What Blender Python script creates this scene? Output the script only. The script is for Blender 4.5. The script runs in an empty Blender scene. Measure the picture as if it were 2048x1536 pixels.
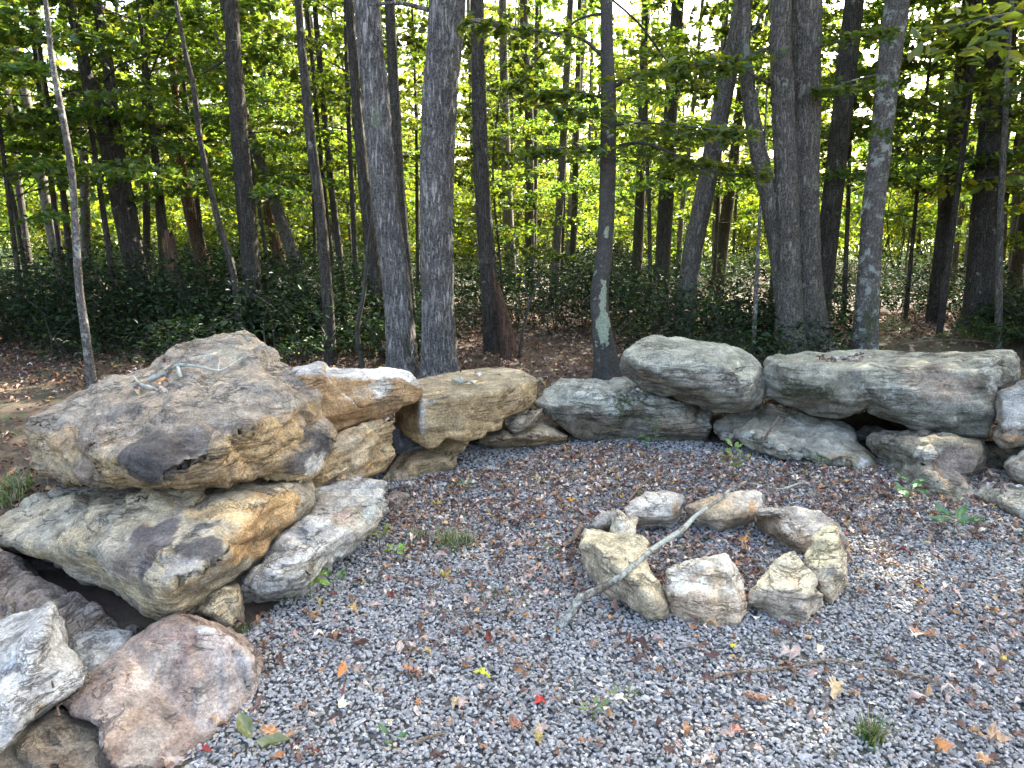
import bpy, bmesh, math, random
import numpy as np
from mathutils import Vector
from mathutils.bvhtree import BVHTree
from mathutils.geometry import delaunay_2d_cdt

random.seed(7)
rng = np.random.default_rng(7)
sc = bpy.context.scene
COL = sc.collection

# ------------------------------------------------------------------ camera
CAM_H, PITCH, FPX = 1.55, math.radians(13.0), 1450.0
cam_d = bpy.data.cameras.new('camera')
cam = bpy.data.objects.new('camera', cam_d)
COL.objects.link(cam)
cam.location = (0, 0, CAM_H)
cam.rotation_euler = (math.radians(90) - PITCH, 0, 0)
cam_d.sensor_width = 36.0
cam_d.lens = 36.0 * FPX / 2048.0
cam_d.clip_end = 2000
cam_d.clip_start = 0.05
sc.camera = cam

# ------------------------------------------------------------------ light
SUN_EL, SUN_AZ = math.radians(42), math.radians(38)     # azimuth measured from +Y (view) towards +X (right)
SUN_STR, SKY_STR, EXPO = 4.6, 0.15, 3.2
w = bpy.data.worlds.new('World'); sc.world = w; w.use_nodes = True
nt = w.node_tree; nt.nodes.clear()
o_ = nt.nodes.new('ShaderNodeOutputWorld'); b_ = nt.nodes.new('ShaderNodeBackground'); s_ = nt.nodes.new('ShaderNodeTexSky')
s_.sky_type = 'NISHITA'; s_.sun_disc = False; s_.sun_elevation = SUN_EL; s_.sun_rotation = SUN_AZ
s_.air_density = 1.0; s_.dust_density = 7.0; s_.ozone_density = 1.0
b_.inputs[1].default_value = SKY_STR
nt.links.new(s_.outputs[0], b_.inputs[0]); nt.links.new(b_.outputs[0], o_.inputs[0])
sd = bpy.data.lights.new('sun', 'SUN'); sun = bpy.data.objects.new('sun', sd); COL.objects.link(sun)
sd.energy = SUN_STR; sd.angle = math.radians(0.6); sd.color = (1.0, 0.93, 0.80)
sdir = Vector((math.sin(SUN_AZ) * math.cos(SUN_EL), math.cos(SUN_AZ) * math.cos(SUN_EL), math.sin(SUN_EL)))
sun.rotation_euler = sdir.to_track_quat('Z', 'Y').to_euler()
sun.location = (20, 10, 20)

sc.view_settings.view_transform = 'Standard'
sc.view_settings.look = 'None'
sc.view_settings.exposure = EXPO
sc.view_settings.gamma = 1.0
sc.render.engine = 'CYCLES'
sc.cycles.max_bounces = 7
sc.cycles.diffuse_bounces = 4
sc.cycles.glossy_bounces = 2
sc.cycles.transmission_bounces = 4
sc.cycles.transparent_max_bounces = 4
sc.cycles.caustics_reflective = False
sc.cycles.caustics_refractive = False
sc.cycles.use_denoising = True

# ------------------------------------------------------------------ helpers: pixels of the 2048x1536 photo -> world
CP, SP = math.cos(PITCH), math.sin(PITCH)

def ray(px, py):
    u = (px - 1024.0) / FPX; v = (768.0 - py) / FPX
    return Vector((u, CP + v * SP, -SP + v * CP))

def W(px, py, Y):
    d = ray(px, py); t = Y / d.y
    return Vector((d.x * t, Y, CAM_H + d.z * t))

def gY(py, z=0.0):
    d = ray(1024, py)
    return (CAM_H - z) * d.y / -d.z

def G(px, py, z=0.0):
    return W(px, py, gY(py, z))

def depth_of(p):
    return p.y * CP + (CAM_H - p.z) * SP

def project(P):
    P = np.asarray(P)
    dep = P[:, 1] * CP + (CAM_H - P[:, 2]) * SP
    up = P[:, 1] * SP - (CAM_H - P[:, 2]) * CP
    return 1024 + FPX * P[:, 0] / dep, 768 - FPX * up / dep

# ------------------------------------------------------------------ helpers: noise
_g = np.random.default_rng(3)
_GR = _g.normal(size=(256, 3)); _GR /= np.linalg.norm(_GR, axis=1)[:, None]
_PM = _g.permutation(256)

def pnoise(p):
    p = np.asarray(p, dtype=np.float64)
    i = np.floor(p).astype(np.int64); f = p - i
    u = f * f * f * (f * (f * 6 - 15) + 10)
    out = 0
    for dx in (0, 1):
        for dy in (0, 1):
            for dz in (0, 1):
                h = _PM[(_PM[(_PM[(i[:, 0] + dx) & 255] + i[:, 1] + dy) & 255] + i[:, 2] + dz) & 255]
                g = _GR[h]
                d = g[:, 0] * (f[:, 0] - dx) + g[:, 1] * (f[:, 1] - dy) + g[:, 2] * (f[:, 2] - dz)
                wx = u[:, 0] if dx else 1 - u[:, 0]
                wy = u[:, 1] if dy else 1 - u[:, 1]
                wz = u[:, 2] if dz else 1 - u[:, 2]
                out = out + d * wx * wy * wz
    return out * 1.6

def fbm(p, oct=4, gain=0.5):
    p = np.asarray(p, dtype=np.float64); a = 1.0; s = 0
    for k in range(oct):
        s = s + a * pnoise(p + 17.3 * k); p = p * 2.03; a *= gain
    return s

def sstep(a, b, x):
    t = np.clip((x - a) / (b - a), 0, 1); return t * t * (3 - 2 * t)

# ------------------------------------------------------------------ helpers: objects
def tag(o, label=None, cat=None, group=None, kind=None):
    if label: o['label'] = label
    if cat: o['category'] = cat
    if group: o['group'] = group
    if kind: o['kind'] = kind
    return o

def mk_mesh(name, V, faces, mat, col=None, smooth=False, mats=None, fmat=None, extra=None):
    """faces: list of (k x n) int arrays"""
    me = bpy.data.meshes.new(name)
    V = np.asarray(V, dtype=np.float32)
    me.vertices.add(len(V)); me.vertices.foreach_set('co', V.ravel())
    loops = np.concatenate([np.asarray(f, dtype=np.int32).ravel() for f in faces if len(f)])
    tot = np.concatenate([np.full(len(f), np.asarray(f).shape[1], dtype=np.int32) for f in faces if len(f)])
    start = np.concatenate([[0], np.cumsum(tot)[:-1]]).astype(np.int32)
    me.loops.add(len(loops)); me.loops.foreach_set('vertex_index', loops)
    me.polygons.add(len(tot)); me.polygons.foreach_set('loop_start', start); me.polygons.foreach_set('loop_total', tot)
    me.polygons.foreach_set('use_smooth', np.full(len(tot), bool(smooth)))
    if col is not None:
        a = me.color_attributes.new('Col', 'FLOAT_COLOR', 'POINT')
        c = np.ones((len(V), 4), dtype=np.float32); c[:, :3] = col
        a.data.foreach_set('color', c.ravel())
    if extra:
        for k, vals in extra.items():
            a = me.attributes.new(k, 'FLOAT', 'POINT'); a.data.foreach_set('value', np.asarray(vals, dtype=np.float32))
    me.materials.append(mat)
    me.update(calc_edges=True); me.validate()
    return me

def mk_obj(name, me, parent=None, loc=None):
    o = bpy.data.objects.new(name, me); COL.objects.link(o)
    if parent is not None: o.parent = parent
    if loc is not None: o.location = loc
    return o

def empty(name, loc):
    o = bpy.data.objects.new(name, None); COL.objects.link(o); o.location = loc; o.empty_display_size = 0.1
    return o

# ------------------------------------------------------------------ materials
def new_mat(name):
    m = bpy.data.materials.new(name); m.use_nodes = True
    nt = m.node_tree; nt.nodes.clear()
    out = nt.nodes.new('ShaderNodeOutputMaterial')
    def N(t, **kw):
        n = nt.nodes.new('ShaderNode' + t)
        for k, v in kw.items(): setattr(n, k, v)
        return n
    def L(a, b): nt.links.new(a, b)
    return m, nt, out, N, L

def noise_node(N, L, vec, scale, detail=4, rough=0.55, dist=0.0):
    n = N('TexNoise'); n.inputs['Scale'].default_value = scale; n.inputs['Detail'].default_value = detail
    n.inputs['Roughness'].default_value = rough; n.inputs['Distortion'].default_value = dist
    if vec is not None: L(vec, n.inputs['Vector'])
    return n.outputs['Fac']

def maprange(N, L, fac, a, b, c, d):
    n = N('MapRange'); n.inputs[1].default_value = a; n.inputs[2].default_value = b; n.inputs[3].default_value = c; n.inputs[4].default_value = d
    L(fac, n.inputs[0]); return n.outputs[0]

def math_node(N, L, op, a, b=None):
    n = N('Math', operation=op)
    for i, x in enumerate((a, b)):
        if x is None: continue
        if isinstance(x, (int, float)): n.inputs[i].default_value = x
        else: L(x, n.inputs[i])
    return n.outputs[0]

def mixc(N, L, fac, a, b, mode='MIX'):
    n = N('Mix', data_type='RGBA', blend_type=mode)
    if isinstance(fac, (int, float)): n.inputs[0].default_value = fac
    else: L(fac, n.inputs[0])
    for idx, x in ((6, a), (7, b)):
        if isinstance(x, tuple): n.inputs[idx].default_value = (*x, 1)
        else: L(x, n.inputs[idx])
    return n.outputs[2]

def stone_material():
    m, nt, out, N, L = new_mat('stone')
    geo = N('NewGeometry'); P = geo.outputs['Position']
    at = N('Attribute', attribute_name='Col'); at.attribute_type = 'GEOMETRY'
    li = N('Attribute', attribute_name='lich'); mo = N('Attribute', attribute_name='moss')
    base = at.outputs['Color']
    n1 = noise_node(N, L, P, 14, 8, 0.68)
    k1 = maprange(N, L, n1, 0.3, 0.7, 0.52, 1.45)
    n2 = noise_node(N, L, P, 95, 4, 0.7)
    k2 = maprange(N, L, n2, 0.3, 0.7, 0.55, 1.5)
    # streaks along a bedding plane
    mp = N('Mapping'); L(P, mp.inputs[0]); mp.inputs['Rotation'].default_value = (0.25, -0.22, 0.3); mp.inputs['Scale'].default_value = (3.5, 3.5, 34)
    n3 = noise_node(N, L, mp.outputs[0], 1.0, 6, 0.62)
    k3 = maprange(N, L, n3, 0.34, 0.66, 0.74, 1.24)
    k = math_node(N, L, 'MULTIPLY', math_node(N, L, 'MULTIPLY', k1, k2), k3)
    cm = N('CombineColor'); L(k, cm.inputs[0]); L(k, cm.inputs[1]); L(k, cm.inputs[2])
    c = mixc(N, L, 1.0, base, cm.outputs[0], 'MULTIPLY')
    # dark mineral flecks
    n5 = noise_node(N, L, P, 38, 6, 0.75)
    fl = maprange(N, L, n5, 0.60, 0.70, 0.0, 0.55)
    c = mixc(N, L, fl, c, (0.075, 0.07, 0.065))
    # lichen
    n4 = noise_node(N, L, P, 26, 8, 0.72)
    lf = math_node(N, L, 'MULTIPLY', maprange(N, L, n4, 0.50, 0.60, 0.0, 0.9), li.outputs['Fac'])
    c = mixc(N, L, lf, c, (0.50, 0.51, 0.44))
    # moss
    n6 = noise_node(N, L, P, 40, 5, 0.7)
    mf = math_node(N, L, 'MULTIPLY', maprange(N, L, n6, 0.40, 0.55, 0.0, 0.95), mo.outputs['Fac'])
    c = mixc(N, L, mf, c, (0.045, 0.06, 0.018))
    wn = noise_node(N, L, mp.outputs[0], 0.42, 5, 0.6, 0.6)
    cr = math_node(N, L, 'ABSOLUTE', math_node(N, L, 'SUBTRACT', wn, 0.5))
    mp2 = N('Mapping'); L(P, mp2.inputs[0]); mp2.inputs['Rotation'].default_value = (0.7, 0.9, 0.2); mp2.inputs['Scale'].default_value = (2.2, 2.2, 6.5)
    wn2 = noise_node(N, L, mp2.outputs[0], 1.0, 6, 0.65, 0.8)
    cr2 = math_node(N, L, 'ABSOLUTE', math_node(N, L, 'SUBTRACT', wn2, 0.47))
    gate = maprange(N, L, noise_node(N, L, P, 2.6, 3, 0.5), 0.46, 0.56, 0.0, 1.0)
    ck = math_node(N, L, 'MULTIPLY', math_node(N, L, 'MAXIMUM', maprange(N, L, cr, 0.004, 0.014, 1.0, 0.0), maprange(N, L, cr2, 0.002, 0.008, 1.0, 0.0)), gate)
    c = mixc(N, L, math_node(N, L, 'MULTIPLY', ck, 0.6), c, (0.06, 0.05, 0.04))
    bs = N('BsdfPrincipled'); L(c, bs.inputs['Base Color']); bs.inputs['Roughness'].default_value = 0.86
    bs.inputs['Specular IOR Level'].default_value = 0.28
    # bump: grain + laminae + hairline cracks
    h1 = noise_node(N, L, P, 22, 9, 0.72)
    h2 = math_node(N, L, 'MULTIPLY', n3, 0.55)
    crk = math_node(N, L, 'MULTIPLY', ck, -0.8)
    h = math_node(N, L, 'ADD', math_node(N, L, 'ADD', h1, h2), crk)
    h = math_node(N, L, 'ADD', h, math_node(N, L, 'MULTIPLY', n2, 0.12))
    bp = N('Bump'); bp.inputs['Strength'].default_value = 0.9; bp.inputs['Distance'].default_value = 0.045
    L(h, bp.inputs['Height']); L(bp.outputs[0], bs.inputs['Normal'])
    L(bs.outputs[0], out.inputs[0])
    return m

def bark_material(name, c_dark, c_mid, c_light, fscale=24, lich=0.15, bump=0.02, furrow=0.13, lcol=(0.36, 0.38, 0.30)):
    m, nt, out, N, L = new_mat(name)
    tc = N('TexCoord')
    P = tc.outputs['Object']
    oi = N('ObjectInfo')
    mp = N('Mapping'); L(P, mp.inputs[0]); mp.inputs['Scale'].default_value = (1, 1, furrow)
    n1 = noise_node(N, L, mp.outputs[0], fscale, 6, 0.62, 0.4)
    r = math_node(N, L, 'ABSOLUTE', math_node(N, L, 'SUBTRACT', n1, 0.5))
    rr = maprange(N, L, r, 0.0, 0.11, 0.0, 1.0)
    n2 = noise_node(N, L, P, 60, 5, 0.7)
    n0 = noise_node(N, L, P, 3.1, 5, 0.6)
    c = mixc(N, L, rr, c_dark, c_mid)
    c = mixc(N, L, maprange(N, L, n2, 0.45, 0.68, 0.0, 0.75), c, c_light)
    k = maprange(N, L, n0, 0.3, 0.7, 0.7, 1.25)
    cm = N('CombineColor')
    for i in range(3): L(k, cm.inputs[i])
    c = mixc(N, L, 1.0, c, cm.outputs[0], 'MULTIPLY')
    n4 = noise_node(N, L, P, 7, 8, 0.75)
    lf = maprange(N, L, n4, 0.63 - lich * 0.25, 0.67 - lich * 0.2, 0.0, 0.8 if lich else 0.0)
    c = mixc(N, L, lf, c, lcol)
    at = N('Attribute', attribute_name='lich')
    n7 = noise_node(N, L, P, 22, 6, 0.7)
    lf2 = maprange(N, L, math_node(N, L, 'ADD', n7, math_node(N, L, 'MULTIPLY', at.outputs['Fac'], 0.5)), 0.80, 0.86, 0.0, 0.92)
    c = mixc(N, L, lf2, c, mixc(N, L, maprange(N, L, n2, 0.35, 0.65, 0, 1), (0.17, 0.20, 0.13), (0.36, 0.39, 0.28)))
    mo = N('Attribute', attribute_name='moss')
    c = mixc(N, L, math_node(N, L, 'MULTIPLY', maprange(N, L, n7, 0.4, 0.55, 0.0, 0.95), mo.outputs['Fac']), c, (0.06, 0.075, 0.02))
    bs = N('BsdfPrincipled'); L(c, bs.inputs['Base Color']); bs.inputs['Roughness'].default_value = 0.92
    bs.inputs['Specular IOR Level'].default_value = 0.2
    h = math_node(N, L, 'ADD', rr, math_node(N, L, 'MULTIPLY', n2, 0.5))
    bp = N('Bump'); bp.inputs['Strength'].default_value = 0.85; bp.inputs['Distance'].default_value = bump
    L(h, bp.inputs['Height']); L(bp.outputs[0], bs.inputs['Normal'])
    L(bs.outputs[0], out.inputs[0])
    return m

def leaf_material(name, trans=0.5, gloss=0.06, var=0.25, tint=(2.0, 1.8, 0.55)):
    m, nt, out, N, L = new_mat(name)
    at = N('Attribute', attribute_name='Col')
    oi = N('ObjectInfo')
    hs = N('HueSaturation')
    L(maprange(N, L, oi.outputs['Random'], 0, 1, 0.485, 0.515), hs.inputs['Hue'])
    L(maprange(N, L, oi.outputs['Random'], 0, 1, 1 - var, 1 + var), hs.inputs['Value'])
    L(at.outputs['Color'], hs.inputs['Color'])
    d = N('BsdfDiffuse'); L(hs.outputs[0], d.inputs[0])
    t = N('BsdfTranslucent'); L(mixc(N, L, 1.0, hs.outputs[0], tint, 'MULTIPLY'), t.inputs[0])
    mx = N('MixShader'); mx.inputs[0].default_value = trans; L(d.outputs[0], mx.inputs[1]); L(t.outputs[0], mx.inputs[2])
    g = N('BsdfGlossy'); g.inputs['Roughness'].default_value = 0.4; g.inputs[0].default_value = (0.9, 0.95, 1, 1)
    m2 = N('MixShader'); m2.inputs[0].default_value = gloss; L(mx.outputs[0], m2.inputs[1]); L(g.outputs[0], m2.inputs[2])
    L(m2.outputs[0], out.inputs[0])
    return m

def plain_material(name, rough=0.85, nscale=120, amp=0.3, bump=0.004, spec=0.3):
    m, nt, out, N, L = new_mat(name)
    geo = N('NewGeometry'); P = geo.outputs['Position']
    at = N('Attribute', attribute_name='Col')
    n = noise_node(N, L, P, nscale, 5, 0.65)
    k = maprange(N, L, n, 0.3, 0.7, 1 - amp, 1 + amp)
    cm = N('CombineColor')
    for i in range(3): L(k, cm.inputs[i])
    c = mixc(N, L, 1.0, at.outputs['Color'], cm.outputs[0], 'MULTIPLY')
    bs = N('BsdfPrincipled'); L(c, bs.inputs['Base Color']); bs.inputs['Roughness'].default_value = rough
    bs.inputs['Specular IOR Level'].default_value = spec
    bp = N('Bump'); bp.inputs['Strength'].default_value = 0.5; bp.inputs['Distance'].default_value = bump
    L(n, bp.inputs['Height']); L(bp.outputs[0], bs.inputs['Normal'])
    L(bs.outputs[0], out.inputs[0])
    return m

def ground_material():
    m, nt, out, N, L = new_mat('forest_soil')
    geo = N('NewGeometry'); P = geo.outputs['Position']
    n1 = noise_node(N, L, P, 1.3, 6, 0.6)
    n2 = noise_node(N, L, P, 22, 8, 0.7)
    vo = N('TexVoronoi'); vo.inputs['Scale'].default_value = 16; L(P, vo.inputs['Vector'])
    c = mixc(N, L, maprange(N, L, n2, 0.35, 0.65, 0, 1), (0.026, 0.018, 0.013), (0.070, 0.046, 0.032))
    c = mixc(N, L, math_node(N, L, 'MULTIPLY', vo.outputs['Color'], 0.35), c, (0.16, 0.095, 0.065))
    pd = N('Attribute', attribute_name='pad')
    c = mixc(N, L, pd.outputs['Fac'], c, mixc(N, L, maprange(N, L, vo.outputs['Distance'], 0, 0.7, 0, 1), (0.13, 0.13, 0.13), (0.07, 0.065, 0.06)))
    sx = N('SeparateXYZ'); L(P, sx.inputs[0])
    gf = math_node(N, L, 'ADD', maprange(N, L, sx.outputs[1], 20, 27, 0, 1), maprange(N, L, n1, 0.3, 0.7, -0.3, 0.3))
    gf.node.use_clamp = True
    c = mixc(N, L, gf, c, mixc(N, L, n2, (0.10, 0.15, 0.03), (0.22, 0.23, 0.06)))
    mo = N('Attribute', attribute_name='moss')
    mf = math_node(N, L, 'MULTIPLY', mo.outputs['Fac'], maprange(N, L, noise_node(N, L, P, 3.0, 7, 0.7), 0.45, 0.58, 0, 0.95))
    c = mixc(N, L, mf, c, (0.042, 0.055, 0.016))
    bs = N('BsdfPrincipled'); L(c, bs.inputs['Base Color']); bs.inputs['Roughness'].default_value = 0.95
    bp = N('Bump'); bp.inputs['Strength'].default_value = 0.8; bp.inputs['Distance'].default_value = 0.03
    L(n2, bp.inputs['Height']); L(bp.outputs[0], bs.inputs['Normal'])
    L(bs.outputs[0], out.inputs[0])
    return m

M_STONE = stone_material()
M_OAK = bark_material('oak_bark', (0.065, 0.058, 0.050), (0.29, 0.265, 0.235), (0.46, 0.43, 0.385), 30, 0.10, 0.03, 0.14)
M_DARK = bark_material('dark_bark', (0.022, 0.019, 0.016), (0.085, 0.074, 0.060), (0.15, 0.135, 0.11), 34, 0.05, 0.012, 0.14)
M_BEECH = bark_material('smooth_bark', (0.045, 0.041, 0.035), (0.068, 0.062, 0.053), (0.11, 0.10, 0.088), 9, 0.10, 0.004, 0.9)
M_MAPLE = bark_material('maple_bark', (0.05, 0.044, 0.035), (0.19, 0.168, 0.135), (0.32, 0.295, 0.25), 36, 0.12, 0.018, 0.22)
M_LICH = bark_material('lichened_bark', (0.06, 0.05, 0.042), (0.16, 0.14, 0.118), (0.24, 0.22, 0.195), 30, 0.40, 0.007, 0.45, (0.42, 0.44, 0.38))
M_SNAG = bark_material('rotten_wood', (0.045, 0.026, 0.018), (0.15, 0.085, 0.055), (0.24, 0.16, 0.11), 26, 0.05, 0.012, 0.10)
M_LEAF = leaf_material('green_leaves', 0.52, 0.03)
M_SUNLEAF = leaf_material('sunlit_leaves', 0.6, 0.03, 0.25, (2.1, 1.9, 0.5))  # lit copy of the green leaves: sunny yellow glow raised in the tint
M_LAUREL = leaf_material('laurel_leaves', 0.22, 0.010, 0.2, (1.1, 1.2, 0.6))
M_LITTER = plain_material('dry_leaves', 0.75, 60, 0.35, 0.003, 0.25)
M_GRAVEL = plain_material('crushed_stone', 0.8, 130, 0.22, 0.003, 0.3)
M_GROUND = ground_material()
M_WEED = leaf_material('weed_leaves', 0.35, 0.05, 0.05, (1.1, 1.2, 0.6))

# ------------------------------------------------------------------ ground
def moss_at(x, y):
    m = np.exp(-(((x - 5.0) / 2.6) ** 2 + ((y - 8.3) / 1.6) ** 2)) * 1.0
    m = np.maximum(m, np.exp(-(((x + 4.0) / 1.3) ** 2 + ((y - 5.8) / 1.2) ** 2)) * 0.8)
    m = np.maximum(m, np.exp(-(((x - 0.55) / 0.5) ** 2 + ((y - 6.1) / 0.7) ** 2)) * 0.8)
    return m

def gheight(x, y):
    p = np.stack([x * 0.9, y * 0.9, np.zeros_like(x)], 1)
    h = 0.018 * fbm(p, 3)
    far = sstep(9, 30, np.hypot(x, y))
    h = h + far * 0.35 * pnoise(p * 0.12)
    return h

def pad_mask(x, y):
    """gravel pad outline (1 inside)"""
    back = 4.95 + 0.1 * np.sin(x * 2)
    m = (y < back) & (y > 1.2) & (x > -1.0 + 0.06 * np.sin(y * 5)) & (x < 4.2)
    m &= ~((x > 0.9) & (y > 5.0 - 0.30 * (x - 0.9)))
    return m

xs = np.concatenate([np.linspace(-160, -12, 24), np.linspace(-11.4, 11.4, 240), np.linspace(12, 160, 24)])
ys = np.concatenate([np.linspace(-60, -1, 12), np.linspace(-0.5, 14, 180), np.linspace(15, 200, 50)])
gx, gy = np.meshgrid(xs, ys)
gz = gheight(gx.ravel(), gy.ravel())
GV = np.stack([gx.ravel(), gy.ravel(), gz], 1)
nx_, ny_ = len(xs), len(ys)
ii = (np.arange(ny_ - 1)[:, None] * nx_ + np.arange(nx_ - 1)[None, :]).ravel()
GF = np.stack([ii, ii + 1, ii + nx_ + 1, ii + nx_], 1)
gme = mk_mesh('ground', GV, [GF], M_GROUND, smooth=True, extra={'moss': moss_at(GV[:, 0], GV[:, 1]), 'pad': pad_mask(GV[:, 0], GV[:, 1]).astype(float)})
ground = mk_obj('ground', gme); tag(ground, kind='structure')

# ------------------------------------------------------------------ rocks
ROCKS = []      # (bvh, object, base offset)
TAN, RUST, PALE = (0.40, 0.29, 0.165), (0.40, 0.235, 0.115), (0.52, 0.49, 0.43)
GREY, LGREY, DGREY = (0.25, 0.25, 0.235), (0.42, 0.43, 0.41), (0.10, 0.10, 0.105)
PURP, CHAR = (0.155, 0.125, 0.12), (0.06, 0.06, 0.065)

def rock(name, label, outline, ridges=(), pts=(), bulge=0.10, thick=0.4, cols=(GREY, LGREY, TAN), cscale=2.2, voxel=None,
         amp=0.018, strata=0.010, bed=(0.15, 0.1, 1.0), lich=0.0, moss=0.0, spots=(), seed=0, cat='boulder', group=None, smooth=0,
         topcol=None, back=0.8, furrow=0.0, facet=0.20, cell=None, planes=30, cut=0.05, upright=None):
    if upright:
        yb, kf = upright
        fy = lambda p: (p[0], p[1], yb + kf * (p[2] - yb) if p[2] > yb else p[2])
        gset = set((p[0], p[1]) for p in outline if abs(p[2] - gY(p[1], 0.0)) < 0.002)
        outline = [p if (p[0], p[1]) in gset else fy(p) for p in outline]; ridges = [[fy(p) for p in rl] for rl in ridges]; pts = [fy(p) for p in pts]
    n = len(outline)
    V2 = [Vector((p[0], p[1])) for p in outline]; Ys = [p[2] for p in outline]
    edges = []
    my = sum(Ys) / n
    cx = sum(p[0] for p in outline) / n; cy = sum(p[1] for p in outline) / n
    def addp(p):
        for k, q in enumerate(V2):
            if abs(q.x - p[0]) < 0.6 and abs(q.y - p[1]) < 0.6: return k
        V2.append(Vector((p[0], p[1]))); Ys.append(p[2]); return len(V2) - 1
    for rl in ridges:
        ids = [addp(p) for p in rl]
        edges += [(a, b) for a, b in zip(ids[:-1], ids[1:]) if a != b]
    for p in pts: addp(p)
    if not ridges and not pts:
        for s in (0.72, 0.35):
            for k in range(0, n, 1 if s > 0.5 else 2):
                p = outline[k]; addp((cx + (p[0] - cx) * s, cy + (p[1] - cy) * s, (p[2] * 0.7 + my * 0.3) - bulge * (1 if s < 0.5 else 0.75)))
    vs, es, fs, ov, oe, of = delaunay_2d_cdt(V2, edges, [list(range(n))], 1, 1e-4)
    Yn = []
    A = np.array([[v.x, v.y] for v in V2]); YA = np.array(Ys)
    for k, v in enumerate(vs):
        if ov[k]: Yn.append(float(np.mean([Ys[j] for j in ov[k]])))
        else:
            d = np.hypot(A[:, 0] - v.x, A[:, 1] - v.y) + 1e-3; wgt = 1 / d ** 2
            Yn.append(float((wgt * YA).sum() / wgt.sum()))
    F = [W(v.x, v.y, y) for v, y in zip(vs, Yn)]
    ymax = max(Yn)
    onb = set()
    from collections import Counter
    ec = Counter()
    for f in fs:
        for a, b in zip(f, f[1:] + f[:1]): ec[(min(a, b), max(a, b))] += 1
    for (a, b), c in ec.items():
        if c == 1: onb.add(a); onb.add(b)
    B = []
    for k, (v, y) in enumerate(zip(vs, Yn)):
        if k in onb:
            B.append(W(cx + (v.x - cx) * back, cy + (v.y - cy) * back, max(y, my) + thick * 0.75))
        else:
            B.append(W(cx + (v.x - cx) * back * 0.95, cy + (v.y - cy) * back * 0.95, ymax + thick))
    bm = bmesh.new()
    fv = [bm.verts.new(p) for p in F]; bv = [bm.verts.new(p) for p in B]
    for f in fs:
        try: bm.faces.new([fv[i] for i in f])
        except ValueError: pass
        try: bm.faces.new([bv[i] for i in reversed(f)])
        except ValueError: pass
    for (a, b), c in ec.items():
        if c == 1:
            try: bm.faces.new([fv[a], fv[b], bv[b], bv[a]])
            except ValueError: pass
    bmesh.ops.recalc_face_normals(bm, faces=bm.faces)
    me = bpy.data.meshes.new('tmp'); bm.to_mesh(me); bm.free()
    o = bpy.data.objects.new('tmp', me); COL.objects.link(o)
    if voxel is None:
        voxel = 0.0029 * depth_of(W(cx, cy, my))
    md = o.modifiers.new('r', 'REMESH'); md.mode = 'VOXEL'; md.voxel_size = voxel
    dg = bpy.context.evaluated_depsgraph_get()
    me2 = bpy.data.meshes.new_from_object(o.evaluated_get(dg))
    bpy.data.objects.remove(o); bpy.data.meshes.remove(me)
    nv = len(me2.vertices)
    P = np.empty(nv * 3); me2.vertices.foreach_get('co', P); P = P.reshape(-1, 3)
    E = np.empty(len(me2.edges) * 2, dtype=np.int32); me2.edges.foreach_get('vertices', E); E = E.reshape(-1, 2)
    deg = np.bincount(E.ravel(), minlength=nv)[:, None]
    for _ in range(smooth):
        S = np.zeros_like(P)
        for c_ in range(3):
            S[:, c_] = np.bincount(E[:, 0], P[E[:, 1], c_], nv) + np.bincount(E[:, 1], P[E[:, 0], c_], nv)
        P = P * 0.35 + 0.65 * S / np.maximum(deg, 1)
    if planes:
        rp = np.random.default_rng(3000 + seed)
        me2.vertices.foreach_set('co', P.ravel().astype(np.float32)); me2.update()
        N0 = np.empty(nv * 3); me2.vertex_normals.foreach_get('vector', N0); N0 = N0.reshape(-1, 3)
        size = float(np.sort(P.max(0) - P.min(0))[1])
        P0_ = P.copy(); lim = 0.55 * cut * size
        for _ in range(planes):
            # a flat broken face: everything near a surface point that stands proud of the plane is sheared off
            k = rp.integers(nv); n_ = N0[k] + rp.normal(0, 0.22, 3); n_ /= np.linalg.norm(n_)
            rad = size * rp.uniform(0.25, 0.7); dd = np.linalg.norm(P - P[k], axis=1)
            w_ = 1 - sstep(rad * 0.9, rad, dd)
            hgt = (P - P[k]) @ n_
            c0 = -cut * size * rp.uniform(0.02, 0.3)
            over = np.clip(hgt - c0, 0, lim) * w_
            over = np.where((N0 @ n_) > 0.15, over, 0)
            P = P - n_[None] * over[:, None]
            D_ = P - P0_; L0 = np.linalg.norm(D_, axis=1); P = P0_ + D_ * np.minimum(1, lim / np.maximum(L0, 1e-9))[:, None]
    me2.vertices.foreach_set('co', P.ravel().astype(np.float32)); me2.update()
    NR = np.empty(nv * 3); me2.vertex_normals.foreach_get('vector', NR); NR = NR.reshape(-1, 3)
    off = np.array([seed * 13.7, seed * 5.1, seed * 9.3])
    bd = np.array(bed, float); bd /= np.linalg.norm(bd)
    Q = P + off
    hb = Q @ bd
    Qs = Q - np.outer(hb, bd) * 1.0           # in-plane coordinates
    lay = Qs * 1.8 + np.outer(hb * 15, bd)
    warp = 0.05 * fbm(Q * 3, 2)
    layn = fbm(Qs * 1.6 + np.outer((hb + warp) * 19, bd), 4, 0.6)
    # terracing: sharp ledges
    st = (hb + warp * 0.8 + 0.03 * pnoise(Q * 5)) * 13
    ter = (st - np.floor(st)); ter = sstep(0.0, 0.25, ter) - ter
    low = fbm(Q * 2.3, 3)
    mid = fbm(Q * 9, 4, 0.55)
    chip = np.abs(pnoise(Q * 6 + 3)) + 0.5 * np.abs(pnoise(Q * 13 + 7)) + 0.25 * np.abs(pnoise(Q * 28 + 1))
    disp = amp * (0.35 * low + 0.40 * mid - 0.85 * chip + 0.45) + strata * (0.8 * layn + 0.6 * ter)
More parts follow.
